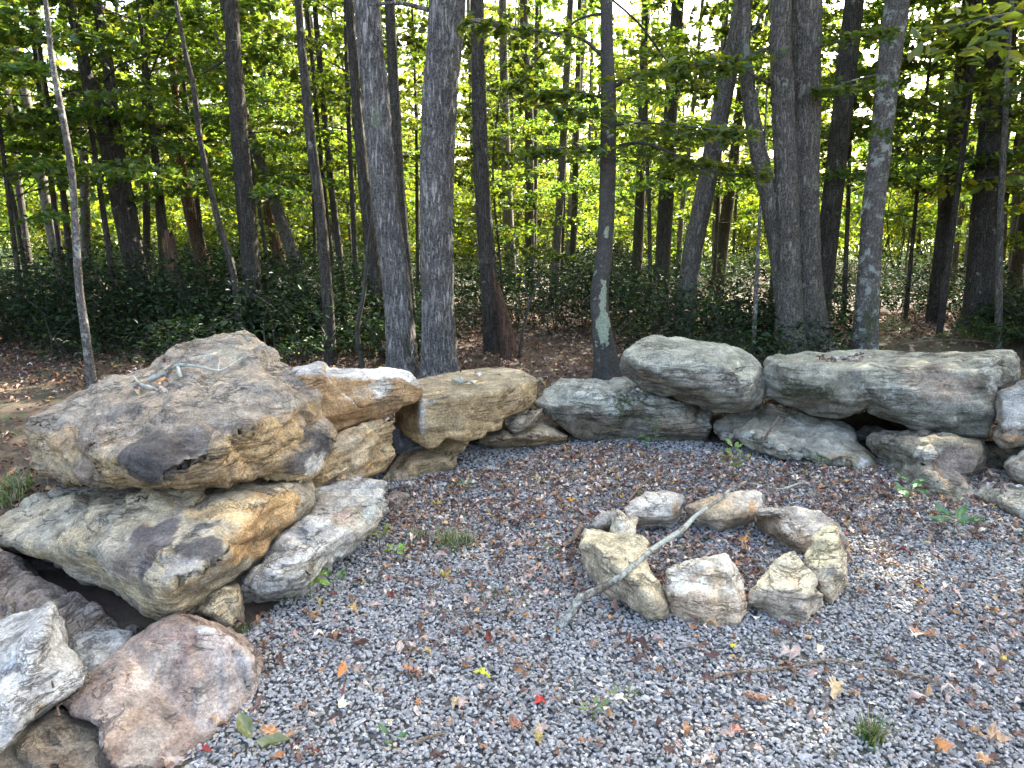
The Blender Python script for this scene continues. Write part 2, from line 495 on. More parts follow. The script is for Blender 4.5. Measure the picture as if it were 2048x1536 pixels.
    if furrow:
        disp = disp - furrow * (1 - sstep(0, 0.35, np.abs(fbm(Qs * 3 + np.outer(hb * 26, bd), 3))))
    if planes: disp = disp + 0.5 * lim
    if facet:
        rr_ = np.random.default_rng(900 + seed)
        ext = P.max(0) - P.min(0); cs = cell or max(0.09, 0.22 * float(np.sort(ext)[1]))
        Pw = P + 0.25 * cs * np.stack([pnoise(Q * 4 + 50), pnoise(Q * 4 + 60), pnoise(Q * 4 + 70)], 1)
        ns = int(min(160, max(10, 0.9 * np.prod(ext + cs) / cs ** 3)))
        sd_ = P[rr_.choice(nv, min(ns, nv), replace=False)]
        dist = ((Pw[:, None, :] - sd_[None]) ** 2).sum(2) if nv * len(sd_) < 6e6 else np.concatenate([((Pw[i:i + 20000, None, :] - sd_[None]) ** 2).sum(2) for i in range(0, nv, 20000)])
        ci_ = np.argsort(dist, axis=1)[:, :2]
        d1 = np.sqrt(dist[np.arange(nv), ci_[:, 0]]); d2_ = np.sqrt(dist[np.arange(nv), ci_[:, 1]])
        tl = rr_.normal(size=(len(sd_), 3)); tl = tl / np.linalg.norm(tl, axis=1)[:, None] * rr_.uniform(0.3, 1.0, (len(sd_), 1))
        of_ = rr_.uniform(-0.14, 0.14, len(sd_)) * cs
        def fd(c): return ((P - sd_[c]) * tl[c]).sum(1) + of_[c]
        bl = 0.5 * (1 - sstep(0, 0.03 * cs + 0.004, d2_ - d1))
        disp = disp + facet * (fd(ci_[:, 0]) * (1 - bl) + fd(ci_[:, 1]) * bl)
    P = P + NR * disp[:, None]
    # colour
    a, b, c = (np.array(x) for x in cols[:3])
    t1 = sstep(-0.35, 0.35, fbm(Q * cscale, 4) + 0.25 * layn)[:, None]
    t2 = sstep(0.0, 0.55, fbm(Q * cscale * 1.3 + 40, 4) + 0.3 * layn)[:, None]
    C = a * (1 - t1) + b * t1
    C = C * (1 - t2 * 0.8) + c * t2 * 0.8
    C = C * (1 + 0.16 * layn + 0.12 * mid)[:, None]
    if topcol is not None:  # upper faces: own colour, plus painted top light on ring and wall stones
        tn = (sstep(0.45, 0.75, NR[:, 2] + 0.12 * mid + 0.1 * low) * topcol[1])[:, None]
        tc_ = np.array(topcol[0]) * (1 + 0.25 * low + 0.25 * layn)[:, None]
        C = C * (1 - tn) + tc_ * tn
    L_ = np.full(nv, lich) * sstep(-0.3, 0.4, fbm(Q * 1.7 + 9, 3))
    L_ = L_ * (0.55 + 0.45 * np.clip(NR[:, 2], 0, 1))
    MO = np.full(nv, moss) * sstep(0.1, 0.5, fbm(Q * 2.1 + 77, 3))
    px, py = project(P)
    depv = P[:, 1] * CP + (CAM_H - P[:, 2]) * SP
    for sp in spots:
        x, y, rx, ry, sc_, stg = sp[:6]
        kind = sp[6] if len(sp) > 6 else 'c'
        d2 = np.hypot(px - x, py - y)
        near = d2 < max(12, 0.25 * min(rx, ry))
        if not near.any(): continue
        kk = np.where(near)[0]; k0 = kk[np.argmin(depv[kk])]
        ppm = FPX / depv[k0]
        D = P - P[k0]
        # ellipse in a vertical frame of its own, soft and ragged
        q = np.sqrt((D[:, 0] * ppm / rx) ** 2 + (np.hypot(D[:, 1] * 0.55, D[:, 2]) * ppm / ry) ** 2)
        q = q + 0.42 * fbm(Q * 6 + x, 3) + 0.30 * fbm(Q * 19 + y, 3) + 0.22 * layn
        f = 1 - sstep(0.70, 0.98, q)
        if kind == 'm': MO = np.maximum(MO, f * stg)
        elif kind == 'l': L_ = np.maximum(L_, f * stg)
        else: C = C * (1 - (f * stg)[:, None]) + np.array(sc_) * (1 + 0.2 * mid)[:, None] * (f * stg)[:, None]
    C = np.clip(C, 0.012, 0.85)
    base = np.array([P[:, 0].mean(), P[:, 1].mean(), max(P[:, 2].min(), 0.0)])
    me2.vertices.foreach_set('co', (P - base).ravel().astype(np.float32))
    at = me2.color_attributes.new('Col', 'FLOAT_COLOR', 'POINT')
    cc = np.ones((nv, 4), dtype=np.float32); cc[:, :3] = C; at.data.foreach_set('color', cc.ravel())
    for k, vals in (('lich', L_), ('moss', MO)):
        aa = me2.attributes.new(k, 'FLOAT', 'POINT'); aa.data.foreach_set('value', vals.astype(np.float32))
    me2.polygons.foreach_set('use_smooth', np.ones(len(me2.polygons), dtype=bool))
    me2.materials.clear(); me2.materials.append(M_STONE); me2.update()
    me2.name = name
    ob = mk_obj(name, me2, loc=Vector(base)); tag(ob, label, cat, group)
    polys = [tuple(p.vertices) for p in me2.polygons]
    ROCKS.append((BVHTree.FromPolygons([Vector(v) for v in P], polys), ob))
    return ob

def gl(pts, dz=-0.03):
    """points standing on the ground: (px, py) -> (px, py, Y)"""
    return [(x, y, gY(y, dz)) for x, y in pts]

WALL = 'boulders of the dry-laid seating wall'
RING = 'stones of the fire ring'
# ---- left stack
rock('boulder', 'huge overhanging boulder with a dark charcoal nose, topmost of the left stack',
     [(44,852,3.35),(63,832,3.4),(103,801,3.55),(191,760,3.75),(236,753,3.8),(297,726,3.9),(328,693,4.0),(376,675,4.1),(479,660,4.15),(513,664,4.1),(547,695,4.0),(555,719,3.9),(595,740,3.8),(612,760,3.72),(656,779,3.6),(653,825,3.5),(667,856,3.42),(670,887,3.38),(660,928,3.3),(643,958,3.25),(615,965,3.2),(533,969,3.06),(424,986,2.92),(359,981,2.84),(283,989,2.80),(191,979,2.98),(126,972,3.08),(62,938,3.25),(44,893,3.3)],
     ridges=[[(283,989,2.80),(300,952,2.70),(350,922,2.72),(427,893,2.80),(513,838,2.98),(580,805,3.22),(656,779,3.6)],
             [(300,952,2.70),(232,962,2.78),(205,935,2.80),(196,895,2.86),(192,860,2.95),(225,848,3.0),(300,850,2.93)],
             [(196,945,2.95),(182,900,3.04),(178,856,3.12),(110,838,3.28),(63,832,3.4)],
             [(328,693,4.0),(345,720,3.72),(420,718,3.66),(500,716,3.62),(555,719,3.9)]],
     pts=[(250,900,2.74),(300,890,2.72),(360,860,2.86),(440,820,2.98),(540,780,3.22),(330,800,3.12),(420,760,3.35),(250,800,3.2),(180,800,3.4),(600,860,3.16),(560,920,3.02),(430,940,2.84),(640,900,3.24),(120,900,3.14),(100,870,3.2),(450,690,3.78),(610,925,3.12),(500,890,2.94)],
     thick=0.5, cols=((0.410,0.302,0.176),(0.479,0.335,0.167),(0.296,0.227,0.162)), cscale=2.6, amp=0.028, strata=0.020, bed=(0.18,-0.25,1), lich=0.45,
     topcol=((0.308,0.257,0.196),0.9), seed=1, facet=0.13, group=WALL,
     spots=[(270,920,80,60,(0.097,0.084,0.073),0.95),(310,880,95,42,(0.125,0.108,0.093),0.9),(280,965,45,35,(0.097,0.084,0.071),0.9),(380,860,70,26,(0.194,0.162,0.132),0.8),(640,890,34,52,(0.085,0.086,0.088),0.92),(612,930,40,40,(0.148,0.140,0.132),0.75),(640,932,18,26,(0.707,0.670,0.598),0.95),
            (225,820,70,25,(0.194,0.167,0.142),0.7),(160,930,80,50,(0.251,0.189,0.137),0.7),(110,880,60,40,(0.479,0.324,0.176),0.7),(450,690,80,25,(0.388,0.346,0.255),0.6),(600,745,40,25,(0.194,0.184,0.171),0.7),(520,900,110,55,(0.570,0.389,0.186),0.75),(600,800,50,25,(0.456,0.410,0.323),0.6),(215,880,30,22,(0.479,0.367,0.245),0.7)])
rock('boulder', 'broad tilted slab with two black scorch stains under the huge boulder',
     [(-60,1085,3.05),(0,1045,3.15),(110,968,3.45),(400,955,3.4),(620,960,3.32),(618,1012,3.1),(597,1040,3.0),(560,1070,2.92),(533,1122,2.76),(513,1130,2.7),(478,1163,2.62),(440,1182,2.55),(380,1223,2.47),(335,1230,2.46),(294,1223,2.48),(273,1201,2.56),(246,1180,2.62),(205,1160,2.72),(171,1158,2.76),(130,1142,2.85),(80,1130,2.92),(30,1108,3.0),(-30,1094,3.05)],
     ridges=[[(-60,1085,3.05),(0,1084,2.9),(51,1087,2.8),(154,1100,2.62),(205,1102,2.56),(253,1133,2.44),(294,1157,2.36),(342,1170,2.31),(376,1167,2.32),(455,1120,2.46),(475,1060,2.65),(560,985,2.98)]],
     pts=[(200,1040,2.78),(300,1060,2.62),(400,1060,2.58),(120,1040,2.95),(480,1000,2.88),(410,1120,2.42),(330,1110,2.44),(540,1040,2.86),(430,1175,2.50),(500,1100,2.66),(350,1000,2.9),(230,1000,3.05)],
     thick=0.35, cols=((0.483,0.389,0.245),(0.414,0.356,0.255),(0.540,0.421,0.245)), cscale=2.0, amp=0.016, strata=0.008, bed=(0.3,0.15,1), seed=2, group=WALL, lich=0.15, planes=8, facet=0.07,
     spots=[(300,1075,48,50,(0.103,0.092,0.093),0.9),(405,1080,55,40,(0.098,0.092,0.088),0.92),(250,1100,40,30,(0.230,0.194,0.157),0.5),(100,1040,110,50,(0.345,0.313,0.240),0.7),(545,1050,55,70,(0.540,0.324,0.137),0.85),(585,1000,30,35,(0.483,0.313,0.137),0.8),(360,1130,60,30,(0.414,0.400,0.363),0.75),(450,1010,70,30,(0.598,0.432,0.216),0.7),(230,1150,80,25,(0.253,0.205,0.157),0.7),(400,1200,60,25,(0.402,0.324,0.216),0.7),(280,1185,30,25,(0.115,0.108,0.098),0.6)])
rock('boulder', 'small tan wedge stone pinched between the huge boulder and the tilted slab',
     [(246,992,2.95),(300,975,3.0),(414,978,2.98),(405,1000,2.86),(372,1021,2.78),(335,1031,2.75),(290,1028,2.78),(252,1015,2.86)], bulge=0.05, thick=0.25,
     cols=((0.44,0.34,0.20),(0.50,0.40,0.25),(0.36,0.28,0.18)), seed=3, strata=0.012, amp=0.008, group=WALL)
rock('boulder', 'small yellowish chock stone under the tilted slab beside the gravel',
     [(386,1222,2.5),(430,1185,2.58),(475,1170,2.62),(485,1198,2.58)] + gl([(486,1239),(468,1259),(427,1262),(395,1245)], 0.0), bulge=0.08, thick=0.25,
     cols=((0.52,0.43,0.28),(0.58,0.50,0.34),(0.45,0.36,0.22)), seed=4, amp=0.008, strata=0.005, group=WALL)
rock('boulder', 'white layered boulder with broken ledges on the gravel beside the tilted slab',
     [(590,975,3.55),(650,966,3.6),(740,956,3.62),(765,962,3.5),(772,990,3.38),(769,1025,3.25),(747,1058,3.1)] + gl([(715,1092),(680,1118),(640,1160),(590,1190),(550,1202),(490,1207)], 0.0) + [(470,1170,2.75),(520,1110,2.95),(590,1030,3.25)],
     ridges=[[(590,1030,3.2),(660,1010,3.18),(735,1000,3.24),(772,990,3.38)],[(560,1075,2.92),(620,1040,2.96),(690,1050,3.0),(750,1030,3.16)]],
     pts=[(600,1110,2.7),(650,1090,2.82),(540,1160,2.58),(700,1070,2.98),(700,1020,3.12),(620,1150,2.62)],
     thick=0.4, cols=((0.499,0.460,0.377),(0.582,0.550,0.478),(0.437,0.360,0.239)), cscale=2.4, amp=0.022, strata=0.026, bed=(-0.25,0.3,1), seed=5, facet=0.13, group=WALL,
     spots=[(690,1020,30,15,(0.572,0.400,0.331),0.6),(600,985,60,18,(0.354,0.300,0.221),0.7),(620,1160,70,30,(0.499,0.440,0.322),0.7),(750,1000,20,40,(0.478,0.500,0.451),0.7)])
rock('boulder', 'orange slab with a white top edge leaning behind the huge boulder',
     [(585,738,3.85),(640,727,3.95),(662,735,3.96),(680,736,3.98),(706,737,4.0),(765,739,4.08),(818,746,4.12),(837,765,4.1),(841,794,4.06),(824,802,4.02),(783,821,3.94),(727,847,3.84),(668,867,3.74),(640,885,3.66),(600,880,3.6),(570,800,3.65)],
     ridges=[[(585,752,3.70),(645,748,3.75),(720,752,3.86),(790,757,3.96),(837,772,4.06)]],
     pts=[(650,820,3.68),(730,810,3.80),(790,790,3.92)], thick=0.45,
     cols=((0.46,0.285,0.135),(0.50,0.33,0.17),(0.43,0.25,0.12)), cscale=3.2, amp=0.010, strata=0.005, seed=6, group=WALL, planes=8, facet=0.07,
     topcol=((0.62,0.60,0.54),0.9), spots=[(770,768,34,20,(0.60,0.56,0.47),0.75),(735,775,30,12,(0.56,0.47,0.33),0.5),(770,815,60,22,(0.36,0.25,0.14),0.55),(680,800,30,14,(0.30,0.2,0.1),0.5)])
rock('boulder', 'squared tan block with wavy layers below the orange slab',
     [(610,876,3.62),(671,868,3.68),(724,850,3.82),(759,838,3.92),(786,845,3.98),(786,914,3.93),(777,929,3.88),(747,944,3.78),(712,958,3.66),(657,970,3.52),(620,975,3.45),(600,930,3.5)],
     pts=[(680,905,3.56),(740,890,3.72),(650,940,3.46),(770,880,3.86),(720,930,3.62)], thick=0.5,
     cols=((0.518,0.380,0.212),(0.464,0.320,0.166),(0.605,0.480,0.304)), amp=0.014, strata=0.018, bed=(-0.35,0.2,1), seed=7, facet=0.13, group=WALL,
     spots=[(750,930,50,15,(0.432,0.260,0.110),0.8),(700,875,70,16,(0.540,0.460,0.331),0.6)])
rock('boulder', 'flat-topped tan bench slab with a white chipped corner, lichen twig lying on it',
     [(832,762,4.7),(912,747,5.1),(956,740,5.3),(1014,739,5.25),(1050,748,5.05),(1070,758,4.85),(1071,797,4.75),(1058,812,4.65),(1005,835,4.42),(1000,856,4.38),(970,862,4.32),(967,873,4.3),(935,879,4.24),(891,872,4.18),(871,891,4.16),(859,894,4.15),(847,888,4.16),(812,867,4.3),(794,844,4.4),(794,820,4.45),(824,802,4.35)],
     ridges=[[(824,802,4.35),(841,804,4.13),(900,798,4.18),(1000,782,4.36),(1007,778,4.42),(1068,760,4.80)],[(841,804,4.13),(845,845,4.11),(859,890,4.15)],[(1007,778,4.42),(1005,835,4.42)]],
     thick=0.5, cols=((0.46,0.33,0.17),(0.52,0.37,0.19),(0.40,0.27,0.135)), cscale=3, amp=0.009, strata=0.005, bed=(0,0,1), seed=8, group=WALL, cat='boulder', planes=4, facet=0.04,
     topcol=((0.40,0.32,0.20),0.9), spots=[(840,850,12,42,(0.66,0.64,0.58),0.9),(900,850,60,30,(0.46,0.36,0.21),0.6),(860,800,40,6,(0.58,0.52,0.42),0.8),(1040,790,30,30,(0.40,0.31,0.19),0.6)])
rock('boulder', 'dull tan rounded boulder tucked under the flat bench slab',
     [(752,970,4.0),(775,935,4.15),(800,905,4.35),(841,895,4.4),(880,886,4.42),(891,870,4.48),(941,876,4.5),(938,891,4.45),(920,909,4.36),(906,935,4.22)] + gl([(882,952),(853,960),(760,978)], -0.02),
     pts=[(830,925,4.12),(880,915,4.22),(800,955,4.05)], thick=0.4, cols=((0.440,0.326,0.175),(0.385,0.281,0.156),(0.495,0.367,0.193)), amp=0.010, strata=0.004, seed=9, facet=0.13, group=WALL,
     spots=[(790,940,20,18,(0.440,0.347,0.239),0.8)], moss=0.15)
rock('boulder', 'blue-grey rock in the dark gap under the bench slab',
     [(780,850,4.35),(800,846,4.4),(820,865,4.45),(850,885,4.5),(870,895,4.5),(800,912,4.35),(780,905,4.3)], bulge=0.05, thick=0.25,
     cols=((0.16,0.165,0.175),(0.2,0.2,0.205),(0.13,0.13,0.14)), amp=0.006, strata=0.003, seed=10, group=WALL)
rock('boulder', 'small pointed triangular stone lying beside the bench slab end',
     [(1008,835,4.62),(1029,826,4.7),(1087,815,4.8),(1084,824,4.75),(1073,844,4.66),(1058,856,4.6),(1029,868,4.5),(1014,852,4.55)],
     ridges=[[(1087,815,4.8),(1045,846,4.46),(1029,868,4.5)],[(1045,846,4.46),(1008,835,4.62)]], thick=0.2,
     cols=((0.42,0.38,0.29),(0.5,0.47,0.4),(0.36,0.3,0.21)), amp=0.006, strata=0.005, seed=11, group=WALL)
rock('boulder', 'low tan wedge rock on the litter between bench slab and grey wall stone',
     [(953,882,4.65),(970,866,4.75),(1000,844,4.85),(1029,858,4.85),(1058,850,4.9),(1086,839,4.95),(1140,873,4.78)] + gl([(1134,884),(1111,892),(1000,903)], -0.02) + [(978,895,4.6)],
     ridges=[[(953,882,4.65),(1010,874,4.5),(1060,872,4.56),(1140,873,4.78)]], thick=0.3,
     cols=((0.368,0.268,0.157),(0.460,0.357,0.228),(0.322,0.231,0.133)), topcol=((0.529,0.430,0.294),0.8), amp=0.010, strata=0.006, seed=12, group=WALL)
# ---- back wall
rock('boulder', 'wide grey cracked boulder with a mossy seam, below the rounded boulder',
     [(1072,808,4.95),(1097,777,5.1),(1106,760,5.25),(1128,752,5.35),(1163,757,5.4),(1216,760,5.4),(1250,751,5.45),(1290,770,5.3),(1340,790,5.2),(1400,810,5.1),(1426,818,5.05),(1424,850,4.95)] + [(1421,874,4.86)] + gl([(1411,889),(1328,890),(1255,888),(1163,890)], -0.02) + [(1145,874,4.75),(1109,845,4.85),(1080,823,4.92)],
     ridges=[[(1097,777,5.02),(1150,773,4.92),(1190,784,4.86),(1240,792,4.84),(1300,800,4.84),(1380,815,4.9)]],
     pts=[(1150,820,4.76),(1230,840,4.72),(1320,850,4.74),(1390,860,4.8),(1110,810,4.84),(1280,815,4.78)],
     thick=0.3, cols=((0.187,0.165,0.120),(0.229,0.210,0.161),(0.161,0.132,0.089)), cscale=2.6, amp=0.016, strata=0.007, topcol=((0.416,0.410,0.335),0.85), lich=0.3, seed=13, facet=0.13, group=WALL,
     spots=[(1250,805,22,40,0,0.95,'m'),(1262,830,18,26,0,0.8,'m'),(1230,778,40,8,0,0.8,'m'),(1280,788,30,10,0,0.9,'m'),(1350,860,70,25,(0.260,0.210,0.135),0.8),(1400,845,25,40,(0.250,0.200,0.131),0.7),(1130,757,30,9,(0.582,0.580,0.496),0.9),(1200,870,50,18,(0.270,0.215,0.139),0.6)])
rock('boulder', 'rounded light grey boulder perched on the wide cracked boulder',
     [(1241,730,4.95),(1250,708,5.0),(1272,686,5.1),(1287,677,5.2),(1336,674,5.3),(1390,678,5.35),(1451,688,5.3),(1487,699,5.2),(1512,713,5.1),(1526,730,5.0),(1534,755,4.95),(1531,777,4.9),(1517,806,4.85),(1495,821,4.85),(1451,825,4.85),(1426,821,4.85),(1377,808,4.88),(1340,795,4.9),(1304,784,4.92),(1287,779,4.94),(1268,760,4.95),(1248,745,4.95)],
     ridges=[[(1262,722,4.78),(1300,698,4.86),(1370,692,4.94),(1440,698,4.94),(1478,725,4.80),(1500,762,4.68),(1512,790,4.72)],[(1290,735,4.68),(1330,752,4.62),(1400,745,4.62),(1440,735,4.66)]],
     pts=[(1380,770,4.58),(1440,780,4.6),(1470,800,4.66),(1400,720,4.7),(1330,720,4.7)],
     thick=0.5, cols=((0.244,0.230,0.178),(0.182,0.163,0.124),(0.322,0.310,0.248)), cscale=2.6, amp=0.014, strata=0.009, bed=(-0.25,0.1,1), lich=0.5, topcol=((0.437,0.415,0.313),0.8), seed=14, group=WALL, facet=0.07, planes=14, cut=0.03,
     spots=[(1290,765,40,20,(0.281,0.220,0.165),0.7),(1420,800,60,20,(0.499,0.490,0.418),0.6),(1495,740,22,50,(0.520,0.480,0.365),0.7),(1330,705,60,14,(0.312,0.290,0.235),0.5)])
rock('boulder', 'longest grey block of the right wall with leaves in its hollow top',
     [(1533,760,4.9),(1536,722,5.05),(1558,705,5.3),(1606,703,5.4),(1669,703,5.45),(1704,699,5.5),(1764,699,5.5),(1843,706,5.45),(1906,702,5.35),(1985,698,5.2),(2030,703,5.05),(2044,719,4.95),(2042,760,4.8),(2001,778,4.62),(1985,805,4.5),(1995,836,4.4),(1979,874,4.38),(1919,868,4.42),(1843,855,4.5),(1780,839,4.58),(1742,825,4.64),(1735,808,4.62),(1685,836,4.66),(1621,827,4.72),(1577,811,4.78),(1536,789,4.86)],
     ridges=[[(1536,735,4.9),(1558,731,4.78),(1621,733,4.70),(1716,733,4.64),(1811,727,4.6),(1875,726,4.6),(1985,714,4.72),(2040,712,4.95)],[(1600,722,4.98),(1640,719,5.0),(1690,718,5.02),(1740,716,5.05)],[(1600,712,5.28),(1660,711,5.28),(1740,709,5.3)]],
     pts=[(1640,780,4.58),(1740,770,4.52),(1840,790,4.44),(1920,800,4.4),(1950,750,4.5),(1990,750,4.62),(1580,770,4.68),(1800,830,4.48),(1900,840,4.38),(1700,810,4.56)],
     thick=0.4, cols=((0.198,0.185,0.139),(0.156,0.136,0.099),(0.260,0.250,0.200)), cscale=2.0, amp=0.016, strata=0.010, bed=(-0.1,0.1,1), lich=0.4, topcol=((0.406,0.375,0.278),0.85), seed=15, group=WALL, facet=0.07, planes=14, cut=0.03,
     spots=[(1575,785,22,35,0,0.8,'m'),(1640,800,25,18,0,0.85,'m'),(1720,738,60,5,0,0.7,'m'),(1930,845,25,12,0,0.6,'m'),(1870,760,80,45,(0.260,0.195,0.144),0.8),(1760,775,60,30,0,0.9,'l'),(2000,745,40,40,(0.520,0.500,0.418),0.7),(1600,745,50,22,(0.260,0.240,0.174),0.6)])
rock('boulder', 'long layered wedge sloping down to a pale tip, under the longest grey block',
     [(1425,835,4.95),(1463,825,5.0),(1504,812,5.05),(1539,796,5.1),(1577,808,5.05),(1640,830,4.95),(1710,850,4.82),(1712,877,4.6),(1704,882,4.5),(1729,893,4.5),(1758,918,4.42)] + gl([(1751,942),(1732,948),(1678,938)], 0.0) + [(1621,925,4.4),(1568,918,4.45),(1504,899,4.55),(1463,880,4.68),(1422,861,4.85)],
     ridges=[[(1456,872,4.62),(1490,862,4.52),(1540,880,4.46),(1600,886,4.44),(1640,876,4.46),(1704,880,4.48)],[(1480,842,4.78),(1560,846,4.72),(1640,858,4.68),(1710,866,4.66)]],
     pts=[(1640,908,4.34),(1700,915,4.3),(1740,915,4.36),(1560,900,4.4)],
     thick=0.4, cols=((0.270,0.240,0.174),(0.343,0.320,0.252),(0.239,0.195,0.126)), amp=0.012, strata=0.022, bed=(0.28,-0.2,1), lich=0.35, seed=16, group=WALL,
     spots=[(1740,925,22,22,(0.541,0.530,0.452),0.9),(1670,915,50,14,(0.343,0.240,0.131),0.6),(1480,868,25,12,(0.520,0.510,0.435),0.7),(1550,812,60,10,(0.208,0.160,0.104),0.5)])
rock('boulder', 'squat brown-grey block standing on the gravel below the right end of the grey block',
     [(1726,884,4.6),(1742,870,4.7),(1811,862,4.7),(1906,862,4.65),(1970,878,4.5),(1979,903,4.4),(1970,931,4.2),(1944,956,4.02)] + gl([(1938,996),(1906,1008),(1843,994),(1795,970),(1754,948)], 0.0) + [(1752,918,4.5)],
     ridges=[[(1742,882,4.3),(1795,880,4.22),(1840,879,4.14),(1906,879,4.08),(1960,889,4.08)],[(1795,880,4.22),(1838,930,4.02),(1840,985,3.94)]],
     thick=0.35, cols=((0.239,0.205,0.144),(0.296,0.265,0.196),(0.208,0.160,0.113)), amp=0.014, strata=0.008, bed=(-0.4,0.2,1), lich=0.25, seed=17, group=WALL,
     spots=[(1920,920,50,40,(0.281,0.215,0.174),0.8),(1886,935,6,50,(0.312,0.190,0.096),0.7),(1840,905,40,14,(0.468,0.440,0.357),0.7),(1780,940,30,30,(0.239,0.195,0.126),0.7),(1880,995,50,14,(0.208,0.180,0.104),0.6)])
rock('boulder', 'mossy dark rock in the recess behind the squat block',
     [(1965,880,4.55),(2000,880,4.6),(2060,890,4.6),(2050,940,4.4),(2010,950,4.25),(1968,945,4.3)], bulge=0.05, thick=0.3,
     cols=((0.16,0.15,0.10),(0.19,0.17,0.12),(0.13,0.12,0.08)), moss=0.5, seed=18, group=WALL, amp=0.008)
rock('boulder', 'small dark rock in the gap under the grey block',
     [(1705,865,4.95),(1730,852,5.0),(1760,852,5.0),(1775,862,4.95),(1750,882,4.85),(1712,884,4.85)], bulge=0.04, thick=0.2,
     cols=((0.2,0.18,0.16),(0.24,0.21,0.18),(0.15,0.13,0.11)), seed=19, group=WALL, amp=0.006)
rock('boulder', 'brown boulder at the right edge beside the longest grey block',
     [(1988,805,4.4),(2001,781,4.5),(2040,768,4.5),(2090,762,4.5),(2140,790,4.35),(2150,860,4.2),(2060,892,4.18),(2007,903,4.16),(1982,876,4.24),(1995,842,4.3)], bulge=0.14, thick=0.5,
     cols=((0.31,0.26,0.2),(0.36,0.33,0.28),(0.27,0.21,0.15)), topcol=((0.4,0.4,0.37),0.7), lich=0.2, seed=20, group=WALL, amp=0.012,
     spots=[(2040,885,30,10,(0.38,0.22,0.1),0.7)])
rock('boulder', 'tan stone cut by the right edge above the ledged slab',
     [(2010,928,4.0),(2045,900,4.1),(2080,890,4.1),(2140,900,4.0),(2140,970,3.85),(2060,972,3.85),(2030,962,3.88)], bulge=0.1, thick=0.35,
     cols=((0.36,0.31,0.23),(0.42,0.38,0.3),(0.3,0.25,0.18)), seed=21, group=WALL, amp=0.010, strata=0.008)
rock('boulder', 'ledged tan slab at the right edge, lowest of the right wall',
     [(1938,990,3.9),(1957,966,4.05),(1985,950,4.15),(2017,948,4.2),(2060,958,4.2),(2150,985,4.1),(2165,1095,3.55),(2100,1110,3.45)] + [(2060,1080,3.48),(2001,1030,3.68),(1955,1022,3.78)],
     ridges=[[(1938,990,3.9),(1963,990,3.76),(2000,992,3.68),(2060,1000,3.58),(2150,1015,3.5)]],
     pts=[(2040,1030,3.52),(2100,1050,3.45),(2030,970,3.95)],
     thick=0.35, cols=((0.34,0.29,0.21),(0.30,0.245,0.17),(0.40,0.36,0.28)), topcol=((0.46,0.43,0.34),0.8), amp=0.014, strata=0.016, bed=(0.35,-0.2,1), seed=22, group=WALL, lich=0.2)
# ---- fire ring
RC_ = ((0.641,0.524,0.354),(0.718,0.605,0.450),(0.539,0.419,0.270))
rock('fire_ring_stone', 'big crusty fire ring stone under the leaning branch, widest of the ring',
     [(1159,1094,2.98),(1165,1057,3.12),(1183,1052,3.18),(1224,1064,3.06),(1241,1070,2.97),(1285,1067,2.92),(1297,1087,2.86),(1292,1118,2.79),(1299,1139,2.72),(1312,1166,2.65),(1333,1211,2.57)] + gl([(1335,1240),(1316,1246),(1292,1243),(1278,1232),(1241,1212),(1200,1187),(1172,1155),(1160,1125)], 0.0),
     ridges=[[(1165,1060,3.1),(1193,1087,2.86),(1210,1105,2.78),(1227,1122,2.71),(1254,1146,2.63),(1275,1158,2.60),(1299,1139,2.72)],[(1299,1162,2.6),(1300,1200,2.52),(1302,1240,2.5)]],
     pts=[(1230,1090,2.88),(1265,1110,2.76)],
     thick=0.16, cols=((0.564,0.455,0.304),(0.488,0.396,0.270),(0.615,0.489,0.338)), topcol=((0.734,0.605,0.371),0.9), amp=0.010, strata=0.008, bed=(0.734,0.350,0.674), seed=31, group=RING, cat='stone', back=0.85)
rock('fire_ring_stone', 'flat grey ring stone behind the star-shaped stone',
     [(1175,1055,3.3),(1200,1030,3.4),(1228,1020,3.45),(1250,1045,3.35)] + gl([(1245,1070),(1200,1075)], 0.0), bulge=0.05, thick=0.18,
     cols=((0.461,0.419,0.360),(0.513,0.466,0.404),(0.423,0.361,0.292)), upright=(3.22, 0.42), seed=32, group=RING, cat='stone', amp=0.006)
rock('fire_ring_stone', 'small upright star-shaped cream stone of the ring',
     [(1218,1060,3.12),(1224,1030,3.2),(1230,1016,3.22),(1237,1017,3.22),(1258,1030,3.22),(1281,1033,3.22),(1275,1053,3.12),(1268,1085,3.08)] + gl([(1262,1112),(1236,1116)], 0.0) + [(1222,1090,3.1)],
     ridges=[[(1232,1018,3.2),(1246,1045,3.08),(1240,1090,3.04)]], thick=0.08, cols=((0.734,0.605,0.427),(0.734,0.676,0.506),(0.641,0.513,0.338)), seed=33, group=RING, cat='stone', amp=0.004, strata=0.003, smooth=2, voxel=0.009)
rock('fire_ring_stone', 'rounded pale grey ring stone at the back left of the ring',
     [(1247,1019,3.52),(1261,1002,3.62),(1292,982,3.75),(1333,983,3.78),(1353,990,3.75),(1371,1002,3.66),(1367,1019,3.56)] + gl([(1357,1053),(1316,1057),(1280,1055)], 0.0) + [(1265,1040,3.42),(1252,1032,3.46)],
     ridges=[[(1261,1004,3.58),(1300,1008,3.5),(1350,1006,3.56)]], pts=[(1310,1035,3.4),(1345,1030,3.44)], thick=0.15,
     cols=((0.564,0.513,0.427),(0.641,0.583,0.506),(0.488,0.408,0.304)), topcol=((0.718,0.629,0.506),0.7), upright=(3.30, 0.42), seed=34, group=RING, cat='stone', amp=0.009, lich=0.2,
     spots=[(1362,1022,8,22,(0.539,0.327,0.146),0.8)])
